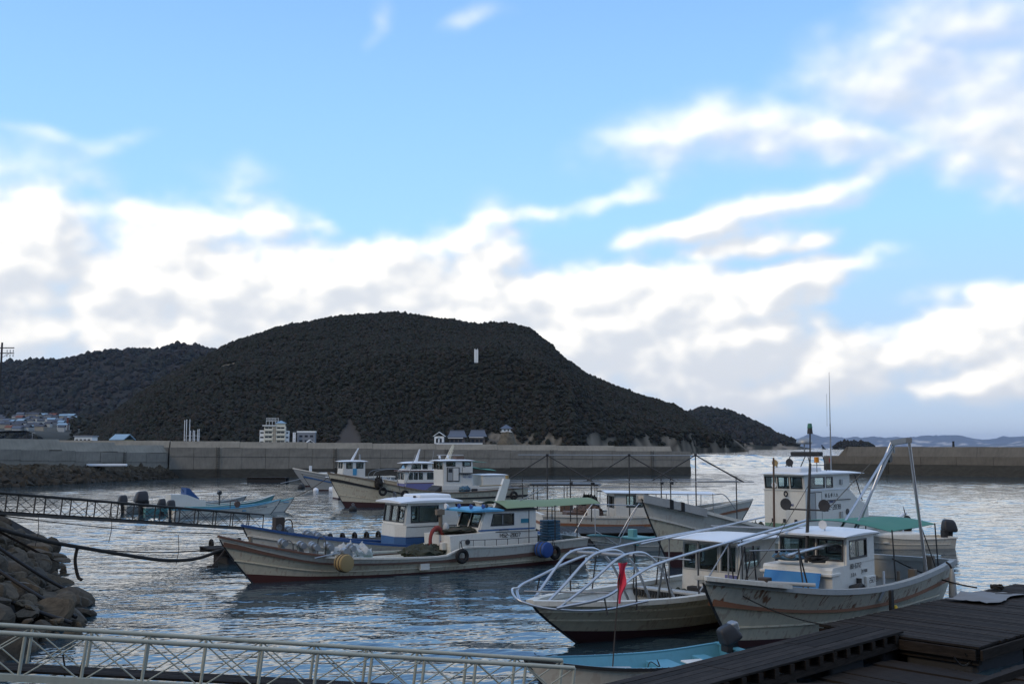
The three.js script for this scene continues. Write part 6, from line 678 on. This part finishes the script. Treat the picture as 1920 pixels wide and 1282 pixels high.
{
  const t = thing('hotel', 'cream four storey hotel with rooftop sign frame below the hill', 'building', [-206, 5, -905], .12), wall_ = (a, b, c, d, e, f, m = bw.cream) => mesh('wall', box(a, b, c, d, e, f), m, t);
  wall_(-9, 9, 0, 18.5, -8, 0); wall_(-13, -9, 0, 15, -8, -2, bw.white); wall_(9, 12, 0, 14.5, -8, -2, bw.white); wall_(1, 8.5, 18.5, 21, -7, -1);
  for (let k = 0; k < 4; k++) { const y = 3.4 + k * 4; for (const [a, b] of [[-8.2, -2.4], [2.0, 8.2]]) { const w = mesh('window', box(a, b, y + .9, y + 2.3, .02, .12), bw.glass, t); mesh('mullion', box((a + b) / 2 - .1, (a + b) / 2 + .1, y + .9, y + 2.3, .125, .2), bw.white, w); } mesh('balcony', box(-8.8, -1.6, y - .9, y + .7, .05, 1.2), bw.cream, t); mesh('balcony', box(1.4, 8.9, y - .9, y + .7, .05, 1.2), bw.cream, t); mesh('window', box(9.6, 11.4, y + .7, y + 2.0, -1.98, -1.9), bw.glass, t); mesh('window', box(-12.4, -9.6, y + .7, y + 2.0, -1.98, -1.9), bw.glass, t); }
  mesh('pilaster', box(-1.3, 1.1, 0, 19, .03, .7), std(L(.3, .26, .2), { roughness: .8 }), t); mesh('eaves', box(-10.5, 1, 18.5, 19.3, -8.5, 1.4), bw.white, t); mesh('roof', hip(10, 9, 2.4).translate(4.8, 21, -4), bw.tileBlue, t); mesh('porch', slabX([[-12, 0], [-11, 2.6], [-3, 3.4], [3, 2.4], [6, 0]], 1.3, 4), bw.cream, t);
  const fr = []; for (let i = 0; i < 5; i++) fr.push(bar([-7.6 + i * 2.6, 19.3, -2], [-7.6 + i * 2.6, 25.6, -2], .14)); fr.push(bar([-7.6, 25.4, -2], [2.8, 25.4, -2], .12), bar([-7.6, 22.8, -2], [2.8, 22.8, -2], .12)); mesh('sign_frame', fr, bw.white, t); for (let i = 0; i < 4; i++) mesh('sign_letter', frame(strokes(['吉', '五', '宝', '人'][i], 2)[0].scale(1, 1, 4), [-7.2 + i * 2.6, 23.1, -1.8], [1, 0, 0], [0, 1, 0], [0, 0, 1]), bw.white, t);
  const b2 = thing('annex_building', 'dark grey flat roofed building with white upright sign board', 'building', [-180, 2.5, -910], .05); mesh('wall', box(-7.5, 8, 0, 15.5, -8, 0), bw.grey, b2); mesh('parapet', box(-7.8, 8.3, 15.5, 16.8, -8.2, .3), bw.white, b2); for (let k = 0; k < 3; k++) for (let i = 0; i < 3; i++) mesh('window', box(-5.5 + i * 4.6, -2.8 + i * 4.6, 3 + k * 4.2, 4.8 + k * 4.2, .02, .12), bw.glass, b2);
  const sg = thing('upright_sign', 'tall white upright sign board with dark characters beside the grey building', 'sign', [-189.2, 2.5, -906]); mesh('board', box(-1.2, 1.2, 4, 15.5, -.2, .2), bw.sign, sg); mesh('post', box(-.3, .3, 0, 4, -.15, .15), bw.grey, sg); ['吉', '人', '五', '宝', '工'].forEach((c, i) => mesh('character', frame(strokes(c, 1.6)[0].scale(1, 1, 5), [-.8, 13.6 - i * 2.2, .21], [1, 0, 0], [0, 1, 0], [0, 0, 1]), mt.ink, sg));
  const hs = thing('house', 'small house with pale gable roof and red brown front beside the hotel', 'house', [-173, 2.5, -893], .3); mesh('wall', box(-4, 4, 0, 5.6, -3.5, 3.5), bw.red, hs); mesh('roof', gable(8, 7, 3.4).translate(0, 5.8, 0), bw.white, hs); mesh('door', box(-.8, .8, 0, 2.4, 3.52, 3.6), bw.glass, hs);
}
{ // temple compound, its gate, garden wall and the pavilion on the rock
  const g = thing('temple_gate', 'white gabled gate house at the end of the temple wall', 'building', [-62.5, 8, -897]); mesh('wall', box(-4, 4, 0, 6.5, -4, 4), bw.white, g); mesh('roof', gable(9, 8, 3.6, .7).translate(0, 6.8, 0), bw.white, g); mesh('window', box(-2.6, -.8, 1, 4.6, 4.02, 4.12), bw.glass, g); mesh('window', box(.6, 2.4, 1, 4.6, 4.02, 4.12), bw.glass, g); mesh('porch', slabX([[-2.2, 4.8], [0, 6.4], [2.2, 4.8], [2.2, 4.4], [0, 5.9], [-2.2, 4.4]], 4.1, 5), bw.white, g);
  for (const [x, w, y, k] of [[-47.5, 13, 8, 0], [-30, 12.5, 8.6, 1]]) { const t = thing('temple_hall', ['temple hall with wide grey tiled roof beside the gate house', 'second temple hall with grey tiled roof behind the garden wall'][k], 'building', [x, 8.5, -905 - k * 8]); mesh('wall', box(-w / 2, w / 2, 0, y - 2.5, -5, 5), std(L(.10, .085, .075), { roughness: .9 }), t); mesh('roof', roofIrimoya(w + 4, 13, 5.6).translate(0, y - 2.6, 0), bw.tile, t); mesh('eave_line', box(-w / 2 - 1, w / 2 - 1, y - 3.6, y - 3.0, 6.4, 6.8), bw.white, t); for (let i = 0; i < 3; i++) mesh('screen', box(-w / 2 + 1 + i * 3.6, -w / 2 + 3.6 + i * 3.6, .6, 3.4, 5.02, 5.12), bw.glass, t); }
  const wl = thing('garden_wall', 'long white plaster wall along the temple shore', 'wall', [-44, 5.5, -886]); mesh('panel', box(-18, 19, 0, 3.4, -.4, 0), bw.white, wl); mesh('coping', box(-18.3, 19.3, 3.4, 3.9, -.8, .4), bw.tile, wl); mesh('panel', slabX([[-18, 0], [-18, 3.2], [-24, .6], [-24, 0]], -.4, -.02), bw.white, wl);
  const cl = thing('rock_stack', 'bare tan rock stack carrying the little pavilion', 'rock', [-4.5, 0, -902]); { const gg = new THREE.CylinderGeometry(5.5, 12, 19, 18, 8), p = gg.attributes.position; for (let i = 0; i < p.count; i++) { const x = p.getX(i), y = p.getY(i), z = p.getZ(i), k = 1 + .3 * fbm(x / 5, y / 5, z / 5, 3); p.setXYZ(i, x * k * .9, y, z * k); } gg.computeVertexNormals(); mesh('cliff', boxUV(gg.translate(0, 9, 0), .06), std(L(1.6, 1.5, 1.3), { map: rockTex, roughness: 1 }), cl); }
  const pv = thing('pavilion', 'little white pavilion with grey pyramid roof on the rock stack', 'building', [-5, 18.3, -900]); mesh('wall', box(-3.8, 3.8, 0, 2.9, -2.6, 2.6), bw.white, pv); mesh('roof', hip(11.5, 9, 3.6).translate(0, 2.9, 0), bw.tile, pv); for (const x of [-1.2, 1.8]) mesh('window', box(x - .5, x + .5, .8, 2.3, 2.62, 2.72), bw.glass, pv); mesh('rail', box(-5, 5, -.1, .5, 3.0, 3.2), bw.white, pv);
}
function roofIrimoya(w, d, h) { const a = V(-w / 2, 0, d / 2), b = V(w / 2, 0, d / 2), c = V(w / 2, 0, -d / 2), e = V(-w / 2, 0, -d / 2), r0 = V(-w * .36, h, 0), r1 = V(w * .36, h, 0), m = (p, q, k) => p.clone().lerp(q, k).add(V(0, -h * .1, 0)); const f = (p, q, s, t) => grid(6, 6, (u, v, o) => { const x = p.clone().lerp(q, u), y = s.clone().lerp(t, u); o.copy(x.lerp(y, v)); o.y -= Math.sin(v * Math.PI) * h * .1; }); return join([f(a, b, r0, r1), f(c, e, r1, r0), f(b, c, r1, r1), f(e, a, r0, r0), plank(r0, r1, .9, .9)]); }
{ // white tower on the hill
  const x = -38.6, z = -1116, t = thing('light_tower', 'slim white square tower standing on the wooded spur', 'tower', [x, HA(x, z) - 1, z]); mesh('shaft', box(-2.1, 2.1, 0, 14, -2.1, 2.1), bw.white, t); mesh('cap', box(-1.7, -1.1, 14, 15.2, -1.7, 1.7), bw.white, t); mesh('cap', box(1.1, 1.7, 14, 15.2, -1.7, 1.7), bw.white, t); mesh('seam', box(-.1, .1, .5, 13.6, 2.12, 2.2), bw.grey, t);
}
{ // the town on the far left shore and its red crane
  const HT = (x, z) => 27 + 34 * smoothstep(-z, 1350, 1950) + 6 * fbm(x / 60, 2, z / 60, 2);
  hill('town_slope', { x0: -1180, x1: -560, z0: -2300, z1: -1330, step: 20, H: (x, z) => HT(x, z) * smoothstep(-560 - x, 0, 60) - 2, trees: 2600, tr: 5, palette: dark, label: 'town_trees', tint: () => [.05, .05, .04], keep: (x, y, z) => z < -1900 || x / -z > -.424 });
  const q = rng(91); for (let i = 0; i < 60; i++) { const z = -1380 - q() * 520, x = (-958 + q() * 135) / 1950 * -z, y = HT(x, z) - 3, w = 8 + q() * 7, d = 7 + q() * 4, h = 5 + q() * 3, a = Math.floor(q() * 3), b = [0, 1, 2, 2, 2, 2, 3][Math.floor(q() * 7)], t = thing('house', `${['white', 'cream', 'grey'][a]} house with ${['slate tiled', 'pale blue', 'dark tiled', 'brown red'][b]} gable roof in the far shore town`, 'house', [x, y, z], (q() - .5) * .8, 'houses of the far shore town'); mesh('wall', box(-w / 2, w / 2, 0, h, -d / 2, d / 2), [bw.townWhite, bw.townCream, bw.grey][a], t); mesh('roof', gable(d, w, 2.8, .6).rotateY(Math.PI / 2).translate(0, h + .3, 0), [bw.tile, bw.tileBlue, bw.townTile, bw.red][b], t); }
  const c = thing('crane', 'rust red tower crane standing over the far shore town', 'crane', [-640, 6, -1500], 0); for (const [a, b] of [[-1, -1], [1, -1], [1, 1], [-1, 1]]) mesh('leg', bar([a, 0, b], [a * .6, 42, b * .6], .45), bw.red, c); for (let k = 0; k < 8; k++) mesh('lattice', [bar([-1, k * 5, 1], [1, k * 5 + 5, 1], .2), bar([1, k * 5, 1], [-1, k * 5 + 5, 1], .2)], bw.red, c); mesh('jib', bar([0, 30, 0], [-8, 24, 0], .5), bw.red, c);
  const h1 = thing('house', 'low white harbour building beyond the sea wall', 'house', [-245, 3, -600]); mesh('wall', box(-5, 5, 0, 8, -4, 4), bw.white, h1); mesh('roof', box(-5.6, 5.6, 8, 8.7, -4.6, 4.6), bw.grey, h1); for (let i = 0; i < 4; i++) mesh('window', box(-4.4 + i * 2.3, -2.8 + i * 2.3, 3.5, 6.6, 4.02, 4.1), bw.glass, h1);
  const h2 = thing('house', 'ochre house with blue grey gable roof beyond the sea wall', 'house', [-239, 3, -640], -.4); mesh('wall', box(-5, 5, 0, 6.5, -4, 4), std(L(.3, .24, .12), { roughness: .9 }), h2); mesh('roof', gable(8.5, 10, 3.2).rotateY(Math.PI / 2).translate(0, 6.8, 0), bw.tileBlue, h2);
  const h3 = thing('house', 'tan shed roofed hut beside the lamp poles beyond the breakwater', 'house', [-262, 2, -930]); mesh('wall', box(-4, 4, 0, 5, -3, 3), bw.cream, h3); mesh('roof', gable(8, 6, 3).translate(0, 5.2, 0), bw.cream, h3);
}
renderer.render(scene, camera);
